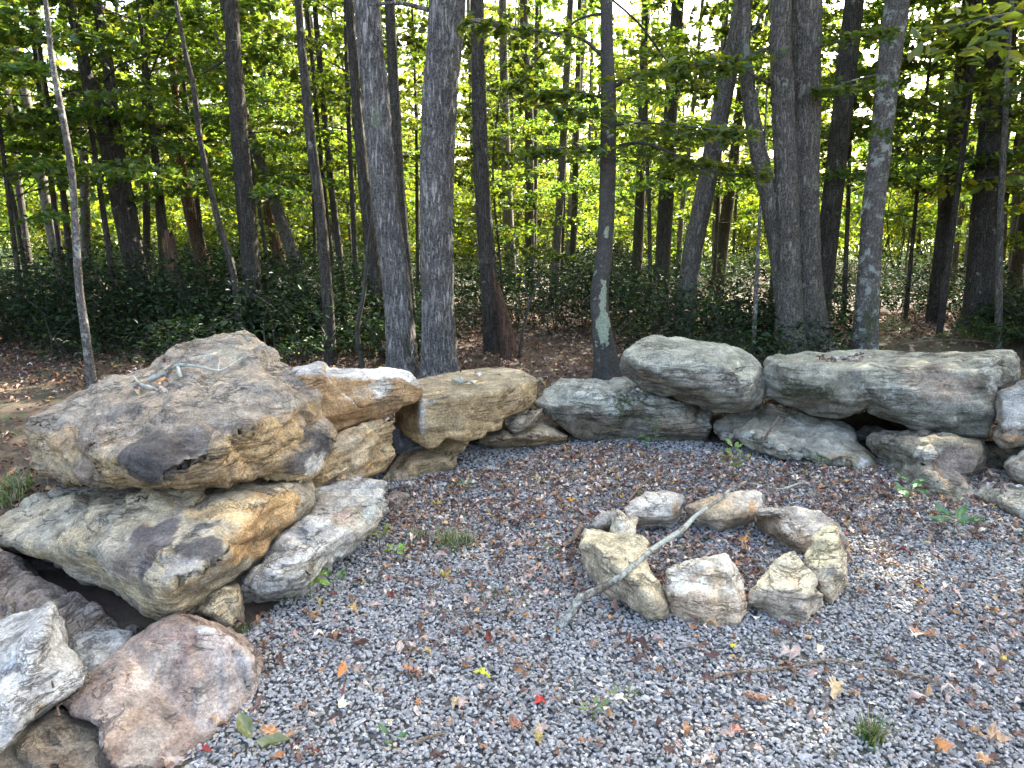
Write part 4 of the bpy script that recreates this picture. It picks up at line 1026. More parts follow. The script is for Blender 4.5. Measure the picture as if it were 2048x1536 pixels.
def branch_tree(seed, H, zmin, nb, Lmax, leaves, size, kinds, trunk_r=0.03, lean=0.25, limb_sides=5, clump=1.0):
    """understorey tree: returns trunk mesh pieces (V,F list) and a Foliage"""
    r = np.random.default_rng(seed); fo = Foliage(seed + 5)
    top = np.array([r.normal(0, lean), r.normal(0, lean), H])
    mid = np.array([r.normal(0, lean * 0.5), r.normal(0, lean * 0.5), H * 0.5])
    pts = [Vector((0, 0, -0.15)), Vector(mid * 0.4), Vector(mid), Vector(mid * 0.4 + top * 0.6), Vector(top)]
    rad = [trunk_r * 1.15, trunk_r, trunk_r * 0.75, trunk_r * 0.5, trunk_r * 0.2]
    a = Acc()
    V, F = tube(pts, rad, 10, 0.25, seed=seed, wob=0.1); a.add(V, F, np.ones((len(V), 3)))
    C, _ = catmull(pts, rad, 0.1); C = np.array([c[:] for c in C])
    az = r.uniform(0, 6.28)
    for k in range(nb):
        z = zmin + (H * 0.98 - zmin) * ((k + r.uniform(0, 1)) / nb)
        c = C[np.argmin(abs(C[:, 2] - z))]
        az += 2.4 + r.normal(0, 0.3)
        f = 1 - 0.75 * ((z - zmin) / (H - zmin)) ** 1.5
        L = Lmax * f * r.uniform(0.55, 1.1); el = r.uniform(0.0, 0.45)
        d = np.array([math.cos(az), math.sin(az), math.tan(el)]); d /= np.linalg.norm(d)
        p1 = c + d * L * 0.55; p2 = c + d * L + np.array([0, 0, -0.12 * L * r.uniform(0.3, 1.3)])
        rr = max(0.006, trunk_r * 0.35 * f)
        V, F = tube([Vector(c), Vector(p1), Vector(p2)], [rr, rr * 0.65, rr * 0.25], limb_sides, 0.25, seed=k, wob=0.0); a.add(V, F, np.ones((len(V), 3)))
        n = int(leaves * L / Lmax * r.uniform(0.6, 1.3))
        n1 = n // 3
        fo.spray(c + d * L * 0.2, p1, n1, 0.26 * L, size); fo.spray(p1, p2, n - n1, 0.36 * L, size, drop=0.10)
    return a, fo

# ------------------------------------------------------------------ the trunks one can tell apart
HIGH_CROWNS = []
for k in range(3):
    fo = Foliage(400 + k); r = np.random.default_rng(420 + k)
    for j in range(26):
        c = np.array([r.normal(0, 1.5), r.normal(0, 1.5), r.uniform(-1.8, 2.6)])
        fo.ball(c, (0.95, 0.95, 0.4), 150, 0.14)
    HIGH_CROWNS.append(fo.mesh('crown', M_LEAF, kinds=(2,), tilt=0.6))

def paint(V, spots, ppm_ref=None):
    """lichen / moss weights on a trunk: spots (px, py, rx, ry, kind, strength)"""
    li = np.zeros(len(V)); mo = np.zeros(len(V))
    px, py = project(V); dep = V[:, 1] * CP + (CAM_H - V[:, 2]) * SP
    for x, y, rx, ry, kind, st in spots:
        d2 = np.hypot(px - x, py - y); kk = np.where(d2 < max(10, rx))[0]
        if not len(kk): continue
        k0 = kk[np.argmin(dep[kk])]; ppm = FPX / dep[k0]; D = V - V[k0]
        q = np.sqrt((np.hypot(D[:, 0], D[:, 1]) * ppm / rx) ** 2 + (D[:, 2] * ppm / ry) ** 2) + 0.3 * fbm(V * 9 + x, 3)
        f = (1 - sstep(0.35, 1.25, q)) * st
        if kind == 'l': li = np.maximum(li, f)
        else: mo = np.maximum(mo, f)
    return li, mo

def add_tree(name, label, stems, Y, mat, cat='tree', group=None, bark=0.0, bf=26, flare=0.35, ext=7.0, crown=True, limbs=(), spots=(), sides=28, step=0.06, seed=0, crown_z=8.5, wob=0.05, sprays=(), topdead=False, jag=0.0):
    Ps = [px_path(st, Y + dy, ext if not topdead else 0.0) for st, dy in stems]
    base = Ps[0][0][0].copy(); base.z = 0
    root = empty(name, base)
    tag(root, label, cat, group)
    def local(V): return np.asarray(V) - np.array(base)
    for (P, R) in Ps:
        V, F = tube(P, R, sides, step, bark=bark, bf=bf, flare=flare, seed=seed, wob=wob, jag=jag)
        li, mo = paint(V, spots)
        me = mk_mesh('trunk', local(V), F, mat, smooth=True, extra={'lich': li, 'moss': mo})
        mk_obj('trunk', me, root)
    for lb in limbs:
        dY = lb[1] if len(lb) > 1 else 0.0
        P, R = [], []
        for i, p in enumerate(lb[0]):
            q = W(p[0], p[1], Y + dY * i / max(1, len(lb[0]) - 1)); P.append(q); R.append(0.5 * p[2] * depth_of(q) / FPX)
        V, F = tube(P, R, 8, 0.08, seed=seed + 3, wob=0.08)
        mk_obj('limb', mk_mesh('limb', local(V), F, mat, smooth=True), root)
    if sprays:
        fo = Foliage(900 + seed)
        for sp in sprays:        # (px0, py0, px1, py1, dY0, dY1, n, width, size)
            a = W(sp[0], sp[1], Y + sp[4]); b = W(sp[2], sp[3], Y + sp[5])
            fo.spray(a, b, sp[6], sp[7], sp[8])
        me = fo.mesh('foliage', M_LEAF, kinds=(0, 1))
        o = mk_obj('foliage', me, root); o.location = -base
    if crown:
        top = Ps[0][0][-1]
        o = mk_obj('crown', HIGH_CROWNS[seed % 3], root)
        o.location = Vector((top.x - base.x, top.y - base.y, max(top.z, crown_z) - 0.3)); o.rotation_euler = (0, 0, seed * 1.7)
        o.scale = (1, 1, 1)
    return root

add_tree('oak_tree', 'thickest pale grey oak trunk rising straight behind the bench slab',
         [([(895,-5,72),(880,180,69),(874,400,64),(876,600,62),(880,752,68)], 0)], 6.75, M_OAK, bark=0.016, bf=30, flare=0.38, sides=96, step=0.022, seed=1,
         limbs=[([(858,20,10),(800,6,8),(740,10,5)], -0.3),([(920,42,12),(985,44,9),(1050,62,7),(1120,72,5)], 0.5)])
add_tree('oak_tree', 'leaning grey oak trunk with a yellow-green lichen patch, left of the thickest oak',
         [([(733,-5,50),(750,180,54),(770,400,52),(793,570,54),(806,745,60)], 0)], 6.9, M_OAK, bark=0.013, bf=30, flare=0.38, sides=80, step=0.024, seed=2,
         spots=[(752,243,16,32,'l',1.0),(745,155,9,9,'l',0.8),(800,480,6,12,'l',0.9),(772,503,6,5,'l',0.8),(812,560,6,12,'l',0.8),(822,690,8,26,'m',0.7)])
add_tree('beech_tree', 'smooth grey trunk with pale green lichen on its foot, behind the cracked boulder',
         [([(1213,-5,24),(1217,200,31),(1214,400,31),(1207,520,34),(1199,590,36),(1203,650,38),(1213,735,44)], 0)], 6.6, M_BEECH, flare=0.75, sides=48, step=0.04, seed=3,
         spots=[(1216,660,20,58,'l',1.0),(1218,590,10,40,'l',1.0),(1213,470,9,14,'l',0.9),(1210,560,4,6,'l',0.5),(1198,500,3,4,'l',0.6),(1208,755,40,16,'m',0.9)],
         limbs=[([(1202,110,9),(1160,75,7),(1100,65,6),(1010,55,4),(930,40,3)], -0.4),([(1200,28,6),(1165,35,5),(1130,60,4),(1060,135,3),(1010,190,2.5)], 0.7),
                ([(1228,175,9),(1260,155,8),(1320,143,7),(1400,130,5),(1470,120,4)], -0.8),([(1230,295,8),(1275,285,7),(1330,300,6),(1390,330,5),(1450,347,4),(1540,345,2.5)], -0.6),
                ([(1202,195,5),(1150,182,4),(1080,180,3)], -0.5),([(1228,250,5),(1300,246,4),(1440,260,3)], -0.9),([(1225,0,5),(1280,50,5),(1340,130,4),(1400,190,2)], 0.9),([(1202,290,4),(1150,295,3),(1060,300,2)], -0.3)],
         sprays=[(1180,80,930,45,0,-0.4,240,0.35,0.085),(1230,165,1470,118,0,-0.8,320,0.4,0.085),(1235,300,1540,345,0,-0.6,420,0.42,0.085),(1195,190,1060,185,0,-0.5,220,0.3,0.085),(1235,250,1500,265,0,-0.9,380,0.38,0.085),(1200,295,1040,305,0,-0.3,220,0.35,0.085),(1290,60,1420,200,0.4,0.9,260,0.4,0.085),(1150,50,1010,190,0.2,0.7,200,0.35,0.085),(1215,230,1120,220,-0.2,-0.6,140,0.3,0.08)])
add_tree('maple_tree', 'group of three maple stems sharing one foot behind the rounded boulder',
         [([(1612,-5,62),(1610,200,60),(1608,400,56),(1616,560,54),(1630,705,62)], 0.12),([(1562,-5,40),(1566,200,44),(1574,400,44),(1578,560,46),(1580,705,58)], -0.08),([(1488,-5,24),(1492,140,26),(1512,280,32),(1545,430,36),(1566,590,32),(1572,705,30)], 0.0)], 8.2, M_MAPLE, bark=0.010, bf=32, flare=0.32, sides=56, step=0.035, seed=4,
         limbs=[([(1642,92,7),(1690,80,6),(1740,70,4)], -0.5),([(1548,92,6),(1500,110,5),(1450,145,4)], -0.4),([(1548,170,6),(1515,155,5),(1490,140,4)], -0.3),([(1500,75,6),(1520,35,5),(1545,-5,5)], 0.2)],
         spots=[(1486,108,10,28,'l',0.9),(1640,620,12,40,'m',0.4)],
         sprays=[(1650,85,1800,60,0,-0.6,160,0.4,0.085),(1540,95,1430,150,0,-0.5,140,0.35,0.085)])
add_tree('maple_tree', 'white-flecked leaning trunk behind the longest grey block',
         [([(1795,-5,46),(1778,130,44),(1762,280,42),(1748,400,42),(1738,540,42),(1728,700,48)], 0)], 8.4, M_LICH, bark=0.004, bf=30, flare=0.16, sides=48, step=0.04, seed=5,
         limbs=[([(1755,172,6),(1700,172,5),(1640,178,3)], -0.4),([(1750,150,4),(1690,165,3),(1660,178,2)], -0.2),([(1742,340,5),(1738,390,4),(1712,450,3)], -0.2)],
         spots=[(1738,660,14,40,'m',0.9),(1742,610,10,14,'m',0.7)], sprays=[(1760,170,1630,180,0,-0.5,180,0.4,0.085),(1745,260,1800,270,-0.3,-0.6,24,0.12,0.10)])
add_tree('oak_tree', 'broad dark trunk at the right with a thin stem against its side',
         [([(2010,-5,50),(1998,150,52),(1988,250,54),(1976,400,54),(1970,520,60),(1966,640,78)], 0)], 10.0, M_DARK, bark=0.010, bf=26, flare=0.3, sides=48, step=0.05, seed=6,
         limbs=[([(1962,300,3),(1975,305,4),(1990,320,4)], -0.5)])
add_tree('young_tree', 'thin stem in front of the broad dark trunk at the right',
         [([(2016,100,10),(2010,250,11),(2002,400,12),(1998,560,13),(1997,690,15)], 0)], 8.6, M_MAPLE, flare=0.1, sides=14, seed=7, ext=3, crown=False)
add_tree('oak_tree', 'furrowed trunk leaning right behind the rounded grey boulder',
         [([(1488,-5,36),(1462,120,36),(1432,270,36),(1408,390,38),(1386,500,38),(1372,600,36),(1366,672,44)], 0)], 9.3, M_MAPLE, bark=0.010, bf=30, flare=0.2, sides=48, step=0.04, seed=8)
add_tree('oak_tree', 'dark straight trunk with a splintered slab leaning on its foot, right of the thickest oak',
         [([(954,-5,26),(958,200,28),(966,400,31),(978,560,34),(988,715,40)], 0)], 8.3, M_DARK, bark=0.010, bf=28, flare=0.15, sides=40, step=0.05, seed=9, limbs=[([(975,180,4),(1020,190,3),(1060,230,2)], 0.5)])
add_tree('broken_stump', 'splintered reddish slab of dead wood leaning on the dark straight trunk',
         [([(985,545,4),(1000,600,18),(1012,660,26),(1018,718,34)], 0)], 8.0, M_SNAG, cat='stump', bark=0.01, bf=30, flare=0.1, sides=24, seed=10, crown=False, topdead=True, jag=0.1)
add_tree('oak_tree', 'dark thick trunk behind the peak of the huge boulder',
         [([(460,-5,28),(470,150,32),(484,330,34),(498,480,36),(506,600,38),(510,690,42)], 0)], 9.2, M_DARK, bark=0.012, bf=28, flare=0.15, sides=48, step=0.045, seed=11,
         limbs=[([(458,125,5),(440,90,4),(430,60,4)], 0.3),([(455,118,6),(430,132,5),(400,150,3)], -0.3)])
add_tree('birch_tree', 'slim pale stem standing alone left of the huge boulder',
         [([(90,-5,9),(104,120,11),(130,260,13),(146,370,13),(157,560,15),(170,660,17),(184,765,19)], 0)], 6.55, M_LICH, flare=0.08, sides=20, step=0.05, seed=12, ext=4, crown=False)
add_tree('maple_tree', 'dark forked trunk far left in the thicket',
         [([(160,90,20),(182,170,28),(212,270,32),(250,440,38),(285,600,42),(305,690,48)], 0),([(200,40,18),(216,130,20),(226,230,22),(248,370,26),(262,450,30)], 0.05)], 10.0, M_DARK, bark=0.008, bf=26, flare=0.1, sides=36, step=0.06, seed=13,
         limbs=[([(190,175,5),(150,180,4),(80,200,3)], -0.3),([(205,165,5),(240,130,4),(300,110,3)], -0.4)])
add_tree('dead_snag', 'short broken reddish snag with a bare top, behind the huge boulder',
         [([(338,475,20),(346,530,26),(356,600,30),(370,700,34)], 0)], 9.6, M_SNAG, cat='dead tree', bark=0.008, bf=26, flare=0.1, sides=28, seed=14, crown=False, topdead=True, jag=0.12)
add_tree('dead_snag', 'blotched dying trunk leaning left beside the short broken snag',
         [([(352,200,14),(362,330,20),(382,430,24),(405,520,28),(428,620,30)], 0)], 12.0, M_SNAG, cat='dead tree', bark=0.006, bf=26, flare=0.1, sides=24, seed=15, crown=False)
add_tree('young_tree', 'thin grey wavy stem left of the dark thick trunk',
         [([(362,60,8),(388,180,11),(402,290,11),(436,440,12),(465,540,13),(482,680,14)], 0)], 8.6, M_DARK, flare=0.1, sides=16, step=0.06, seed=16, ext=3, crown=False)
add_tree('maple_tree', 'hard-leaning curved trunk with a lit right side, right of the dark thick trunk',
         [([(478,170,16),(505,280,18),(540,375,22),(562,440,24),(590,520,26),(618,590,26),(635,680,28)], 0)], 11.0, M_MAPLE, bark=0.005, bf=28, flare=0.1, sides=28, step=0.06, seed=17)
add_tree('dead_snag', 'rotten trunk broken off at half height beside the hard-leaning trunk',
         [([(532,372,16),(540,440,20),(560,520,24),(585,600,26),(596,660,28)], 0)], 12.5, M_SNAG, cat='dead tree', bark=0.006, flare=0.1, sides=24, seed=18, crown=False, topdead=True, jag=0.15)
add_tree('maple_tree', 'straight dark slender trunk behind the orange slab',
         [([(596,-5,15),(606,120,17),(622,280,20),(640,420,21),(654,580,22),(662,735,25)], 0)], 7.6, M_DARK, bark=0.004, bf=30, flare=0.12, sides=28, step=0.05, seed=19,
         limbs=[([(612,150,4),(630,120,3),(650,80,3)], 0.3)])
add_tree('young_tree', 'crooked thin grey sapling between the slender trunk and the leaning oak',
         [([(745,430,5),(735,500,7),(727,590,8),(714,660,10),(726,735,11)], 0)], 7.4, M_BEECH, flare=0.1, sides=12, seed=20, ext=0, crown=False, topdead=True)
add_tree('maple_tree', 'dim trunk half hidden behind the leaning oak',
         [([(708,140,18),(722,300,22),(738,460,26),(752,590,28),(762,720,30)], 0)], 9.4, M_DARK, bark=0.006, flare=0.1, sides=28, seed=21)
add_tree('maple_tree', 'dim trunk seen between the two pale oaks',
         [([(782,60,20),(790,220,22),(800,400,22),(815,560,22),(834,725,22)], 0)], 8.6, M_DARK, bark=0.006, flare=0.2, sides=28, seed=22, spots=[(834,715,14,40,'m',0.8)])
add_tree('maple_tree', 'pair of slim dark stems behind the crooked sapling',
         [([(655,300,12),(668,420,13),(680,520,15),(690,640,16)], 0),([(648,380,9),(664,520,10),(674,640,11)], 0.3)], 11.5, M_DARK, flare=0.1, sides=18, seed=23)
add_tree('young_tree', 'whip-thin bare sapling on the leaf litter right of the dark straight trunk',
         [([(1085,545,2.5),(1062,600,4),(1046,660,5),(1037,722,6)], 0)], 8.0, M_BEECH, flare=0.0, sides=8, seed=24, ext=0, crown=False, topdead=True, limbs=[([(1058,608,3),(1052,580,2.5),(1048,555,2)], 0.2)])
add_tree('young_tree', 'thin pole-like sapling left of the three maple stems',
         [([(1519,440,6),(1514,540,8),(1507,690,10)], 0)], 8.2, M_LICH, flare=0.05, sides=12, seed=25, ext=1.5, crown=False)
far_specs = [('dark slim trunk in the thicket left of the beech', [(1122,370,16),(1114,480,17),(1108,600,18)], 12.5), ('second slim trunk in the thicket, nearer the beech', [(1152,300,12),(1148,450,13),(1141,590,15)], 14),
             ('dim trunk in the thicket right of the beech', [(1285,200,16),(1280,400,20),(1270,600,22)], 13), ('pale trunk in the light, just right of the dark straight trunk', [(1008,150,18),(1013,350,20),(1022,560,24)], 15),
             ('paired slim trunk in the light left of the slim dark trunks', [(1070,330,11),(1068,450,12),(1064,570,14)], 16), ('dim trunk behind the furrowed leaning trunk', [(1466,330,20),(1450,450,24),(1436,560,28)], 13),
             ('thin dark trunk left of the furrowed leaning trunk', [(1378,300,9),(1362,440,10),(1356,560,12)], 14), ('dark trunk behind the right side of the three maple stems', [(1690,220,16),(1668,440,22),(1650,600,26)], 12),
             ('thin dark trunk right of the white-flecked trunk', [(1880,260,10),(1882,420,12),(1878,600,13)], 12), ('dark trunk at the far right edge', [(2050,250,26),(2040,400,28),(2030,580,30)], 12.5),
             ('slim leaning trunk between the white-flecked and the broad dark trunk', [(1945,290,9),(1920,440,10),(1905,580,11)], 15), ('dark thin trunk at the far left', [(108,280,9),(128,400,12),(146,590,14)], 11.5),
             ('grey straight trunk behind the slim pale stem', [(166,180,16),(168,330,17),(175,600,20)], 13.5), ('slim trunk behind the dark forked trunk', [(288,0,11),(290,250,12),(296,600,16)], 12),
             ('leaning thin trunk at the left edge', [(0,280,8),(30,420,9),(60,600,11)], 12.5), ('thin dark trunk left of the pale straight one', [(945,300,10),(950,430,11),(960,590,12)], 16)]
for k, (lab, path, Y) in enumerate(far_specs):
    add_tree('slender_tree', lab, [(path, 0)], Y, (M_DARK, M_MAPLE)[k % 3 == 0], group='slender trunks standing in the thicket', bark=0.0, flare=0.1, sides=16, step=0.12, seed=30 + k, ext=5, crown=False, wob=0.06)

# ------------------------------------------------------------------ leafy understorey trees (shared meshes, one thing each)
UNDER = []
for k in range(6):
    H = (6.2, 7.4, 5.2, 8.0, 6.8, 4.4)[k]
    a, fo = branch_tree(600 + k, H, (1.3, 2.0, 1.0, 2.4, 1.6, 0.8)[k], (36, 40, 30, 42, 38, 26)[k], (1.9, 2.1, 1.7, 2.2, 2.0, 1.5)[k], 300, 0.10, ((0,), (1,), (0, 1), (1,), (0,), (0, 1))[k], trunk_r=(0.028, 0.035, 0.022, 0.04, 0.03, 0.02)[k])
    UNDER.append((mk_mesh('trunk', np.concatenate(a.V), a.F, M_DARK, smooth=True), fo.mesh('crown', M_LEAF, kinds=((0,), (1,), (0, 1), (1,), (0,), (0, 1))[k])))
TALL = []
for k in range(4):
    H = (12, 14, 10, 13)[k]
    a, fo = branch_tree(700 + k, H, (1.2, 2.0, 1.0, 1.6)[k], 60, (3.0, 3.2, 2.8, 3.1)[k], 230, 0.17, (2, 1), trunk_r=(0.10, 0.13, 0.09, 0.12)[k], limb_sides=4)
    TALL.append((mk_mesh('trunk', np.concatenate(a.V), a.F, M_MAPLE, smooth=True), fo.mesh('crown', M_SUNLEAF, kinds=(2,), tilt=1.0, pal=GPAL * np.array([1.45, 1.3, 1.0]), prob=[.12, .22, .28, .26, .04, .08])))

def place(name, protos_, k, x, y, rz, s, label, group, cat='tree'):
    z = float(gheight(np.array([x]), np.array([y]))[0])
    r = empty(name, (x, y, z - 0.05)); r.rotation_euler = (0, 0, rz); r.scale = (s, s, s)
    tag(r, label, cat, group)
    for nm, me in zip(('trunk', 'crown'), protos_[k]): mk_obj(nm, me, r)
    return r

rt = random.Random(11)
def px_x(px, Y): return (px - 1024) / FPX * Y * 1.02
# (px, Y, kind, scale)
near = [(60, 9.0, 0, 1.0), (250, 9.6, 1, 1.0), (360, 10.4, 3, 1.0), (-60, 8.2, 4, 1.0), (150, 11.5, 3, 1.0), (430, 12.0, 1, 1.05), (560, 10.5, 4, 0.95), (640, 12.5, 0, 1.0), (720, 11.0, 3, 0.95),
        (840, 12.5, 1, 0.9), (1010, 11.5, 2, 0.9), (1120, 13.5, 0, 0.95), (1300, 11.0, 4, 1.0), (1420, 12.5, 0, 1.05), (1530, 11.0, 1, 1.0), (1680, 10.5, 4, 1.05), (1800, 11.0, 0, 1.05), (1870, 9.6, 3, 1.0), (1960, 12.0, 1, 1.05), (2080, 10.5, 4, 1.0), (2150, 9.0, 0, 1.0), (1730, 12.5, 3, 1.0)]
for px, Y, k, s in near:
    place('leafy_sapling', UNDER, k, px_x(px, Y), Y, rt.uniform(0, 6.28), s, 'leafy green sapling growing among the trunks behind the boulders', 'leafy saplings among the trunks')
for j in range(34):
    Y = rt.uniform(13, 26); px = rt.uniform(-150, 2200)
    if 900 < px < 1240 and rt.random() < 0.55: continue
    place('leafy_sapling', UNDER, rt.randrange(6), px_x(px, Y), Y, rt.uniform(0, 6.28), rt.uniform(0.95, 1.35), 'leafy green sapling deeper in the wood behind the thicket', 'leafy saplings deeper in the wood')
for j in range(84):
    Y = rt.uniform(30, 38); px = rt.uniform(-200, 2250)
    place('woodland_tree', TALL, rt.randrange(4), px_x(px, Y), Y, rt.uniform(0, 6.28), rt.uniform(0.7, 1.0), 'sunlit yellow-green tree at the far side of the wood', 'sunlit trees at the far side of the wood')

# bare far stems
stem_me = []
for k in range(4):
    r_ = np.random.default_rng(800 + k)
    V, F = tube([Vector((0, 0, -0.2)), Vector((r_.normal(0, .1), 0, 3)), Vector((r_.normal(0, .3), 0, 7)), Vector((r_.normal(0, .6), 0, 12))], [0.10, 0.085, 0.07, 0.03], 10, 0.4, seed=k, wob=0.08)
    stem_me.append(mk_mesh('slender_tree', V, F, M_DARK if k % 2 else M_MAPLE, smooth=True))
for j in range(34):
    Y = rt.uniform(14, 34); px = rt.uniform(-100, 2150); x = px_x(px, Y)
    o = mk_obj('slender_tree', stem_me[j % 4], loc=(x, Y, 0)); o.rotation_euler = (rt.uniform(-.05, .05), rt.uniform(-.09, .09), rt.uniform(0, 6.28)); q = rt.uniform(0.5, 1.3); o.scale = (q, q, 1)
    tag(o, 'slim straight trunk far back among the sunlit leaves', 'tree', 'slim trunks far back in the wood')

# trees added out of view, right and left, to block sun from the clearing
for j, (x, y, k) in enumerate([(7.5, 4.0, 1), (9.0, 6.5, 3), (8.0, 9.0, 0), (11.0, 3.0, 3), (11.5, 8.0, 1), (10.0, 11.0, 2), (-8.5, 5.5, 3), (-8.0, 9.0, 1), (13.5, 6.0, 0), (14.0, 10.0, 3)]):
    place('woodland_tree', TALL, k, x, y, j * 1.3, 0.95, 'tall leafy tree added beside the view to shade the clearing', 'trees added beside the view for shade')

SHADE_TREES = []  # tall trees added on the sun's path to keep the clearing shaded
for k in range(2):
    a, fo = branch_tree(760 + k, 13.5, 6.4, 46, 3.0, 200, 0.17, (2, 1), trunk_r=0.10 + 0.02 * k, limb_sides=4)
    SHADE_TREES.append((mk_mesh('trunk', np.concatenate(a.V), a.F, M_DARK, smooth=True), fo.mesh('crown', M_LEAF, kinds=(2,), tilt=0.8)))
for j, (x, y) in enumerate([(5.8, 7.9), (6.4, 10.9), (4.5, 11.6), (2.5, 12.2), (8.4, 12.2), (4.0, 9.4)]):
    place('shade_tree', SHADE_TREES, j % 2, x, y, j * 1.9, 1.0, 'tall bare-stemmed tree added to shade the clearing with its high crown', 'high-crowned trees added to shade the clearing')

# ------------------------------------------------------------------ thicket of laurel
fo = Foliage(77); r = np.random.default_rng(78)
stems = Acc()
for j in range(760):
    Y = r.uniform(8.4, 17.5) if j > 300 else r.uniform(7.4, 10.5)
    px = r.uniform(-180, 2230); x = px_x(px, Y)
    if Y < 8.2 and (px < 120 or 850 < px < 1280 or px > 1650): continue
    if Y < 9.6 and 880 < px < 1240: continue
    if Y < 10.5 and 1650 < px < 2000: continue
    h = r.uniform(0.42, 0.88) * (1.18 if Y > 11.5 else 1.0) * (1.2 if px < 700 else 1.0)
    nzh = float(pnoise(np.array([[x * 0.45, Y * 0.45, 4.0]]))[0])
    h *= 0.95 + 0.75 * nzh
    if h < 0.28: continue
    w_ = r.uniform(0.4, 0.75)
    fo.ball((x, Y, h * 0.55), (w_, w_, h * 0.5), int(190 * w_ * h * (1.6 if Y < 12 else 1.0)) + 40, r.uniform(.055, .085) if Y < 12 else r.uniform(.08, .12), r.choice([.55, .7, .85, 1.0, 1.45], p=[.25, .3, .2, .15, .1]))
    for q in range(2):
        bx, by = x + r.normal(0, .1), Y + r.normal(0, .1)
        V, F = tube([Vector((bx, by, -.05)), Vector((bx + r.normal(0, .12), by, h * .5)), Vector((bx + r.normal(0, .25), by + r.normal(0, .2), h))], [.009, .007, .003], 5, 0.2, wob=0, cap=False)
        stems.add(V, F, np.ones((len(V), 3)))
SPAL = np.array([(0.030, 0.058, 0.026), (0.040, 0.075, 0.030), (0.055, 0.090, 0.034), (0.024, 0.045, 0.024), (0.10, 0.12, 0.03)])
thick = mk_obj('laurel_thicket', fo.mesh('laurel_thicket', M_LAUREL, kinds=(0,), tilt=0.6, pal=SPAL, prob=[.3, .3, .2, .17, .03]))
tag(thick, 'dense dark green laurel thicket under the trees', 'thicket', kind='stuff')
st = mk_obj('thicket_stems', stems.mesh('thicket_stems', M_DARK)); tag(st, 'thin bare stems inside the laurel thicket', 'thicket', kind='stuff')


# ------------------------------------------------------------------ low brush in the light behind the thicket
BRUSH = []
for k in range(3):
    fo = Foliage(1300 + k); r = np.random.default_rng(1310 + k)
    for j in range(16):
        fo.ball((r.normal(0, .8), r.normal(0, .8), r.uniform(0.3, 2.4)), (0.6, 0.6, 0.35), 150, 0.13)
    st_ = Acc()
    for j in range(5):
        V, F = tube([Vector((r.normal(0, .1), r.normal(0, .1), -.1)), Vector((r.normal(0, .4), r.normal(0, .4), 1.2)), Vector((r.normal(0, .8), r.normal(0, .8), 2.4))], [.02, .015, .006], 6, .3, wob=0)
        st_.add(V, F, np.ones((len(V), 3)))
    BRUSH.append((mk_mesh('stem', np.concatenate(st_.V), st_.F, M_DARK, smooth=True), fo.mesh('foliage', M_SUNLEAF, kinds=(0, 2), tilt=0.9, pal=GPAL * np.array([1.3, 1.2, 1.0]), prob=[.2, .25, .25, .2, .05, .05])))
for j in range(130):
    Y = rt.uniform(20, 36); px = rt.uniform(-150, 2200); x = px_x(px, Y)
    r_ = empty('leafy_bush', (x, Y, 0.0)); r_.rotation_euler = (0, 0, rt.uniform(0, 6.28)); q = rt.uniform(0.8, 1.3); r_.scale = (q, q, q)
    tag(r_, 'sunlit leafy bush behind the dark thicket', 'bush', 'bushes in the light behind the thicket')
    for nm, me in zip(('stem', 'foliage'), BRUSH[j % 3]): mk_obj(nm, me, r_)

# ------------------------------------------------------------------ sticks and twigs
def stick(name, label, paths, mat, lich=0.0, group=None, cat='stick'):
    """paths: list of lists of (world point, radius)"""
    a = Acc(); base = Vector(paths[0][0][0]); out = []
    for pth in paths:
        V, F = tube([p for p, r in pth], [r for p, r in pth], 10, 0.02, seed=len(label), wob=0.18)
        out.append((V, F))
        a.add(V, F, np.ones((len(V), 3)))
    V = np.concatenate(a.V) - np.array(base)
    me = mk_mesh(name, V, a.F, mat, smooth=True, extra={'lich': np.full(len(V), lich)})
    o = mk_obj(name, me, loc=base); tag(o, label, cat, group)
    return o

def on(px, py, up=0.008, r=0.004):
    p, n = surf(px, py); return (p + Vector((0, 0, up + 0.014)), r * 1.35)

M_TWIG = bark_material('twig_bark', (0.11, 0.075, 0.05), (0.29, 0.21, 0.145), (0.42, 0.34, 0.25), 60, 0.15, 0.003, 0.3)
M_LTWIG = bark_material('lichened_twig', (0.09, 0.072, 0.052), (0.23, 0.19, 0.145), (0.36, 0.33, 0.26), 60, 0.75, 0.004, 0.5, (0.52, 0.54, 0.46))
p0, _ = surf(1250, 1155); p1, _ = surf(1440, 1005)
a0 = G(1118, 1252, 0.015); q1 = p0 + Vector((0, 0, 0.022)); q2 = p1 + Vector((0, 0, 0.02))
mid = q1.lerp(q2, 0.5) + Vector((0.02, 0, 0.012)); q3 = q2 + (q2 - q1) * 0.38 + Vector((0, 0, -0.02))
stick('branch', 'long lichen-crusted branch leaning across the fire ring',
      [[(a0, 0.0148), (a0.lerp(q1, .12) + Vector((.01, 0, 0.0163)), 0.0178), (a0.lerp(q1, .35) + Vector((-.012, 0, 0.0333)), 0.0163), (a0.lerp(q1, .65) + Vector((0.014, 0, 0.0222)), 0.0133), (q1, 0.0115), (q1.lerp(mid, .5) + Vector((-.012, 0, 0.0030)), 0.0111), (mid, 0.0126), (mid.lerp(q2, .4) + Vector((-.012, 0, 0.0044)), 0.0089), (q2, 0.0078), (q2.lerp(q3, .5) + Vector((-.014, 0, 0.0074)), 0.0059), (q3, 0.0030)],
       [(q2.lerp(q3, .2), 0.0044), (q2.lerp(q3, .7) + Vector((.08, 0, -.02)), 0.0037)]], M_LTWIG, cat='branch')
stick('twig', 'pale forked twig on the litter behind the ring', [[on(1500, 973), on(1530, 980), on(1562, 985), on(1602, 973), on(1640, 971, .006, .003)]], M_LTWIG, group='twigs lying on the gravel')
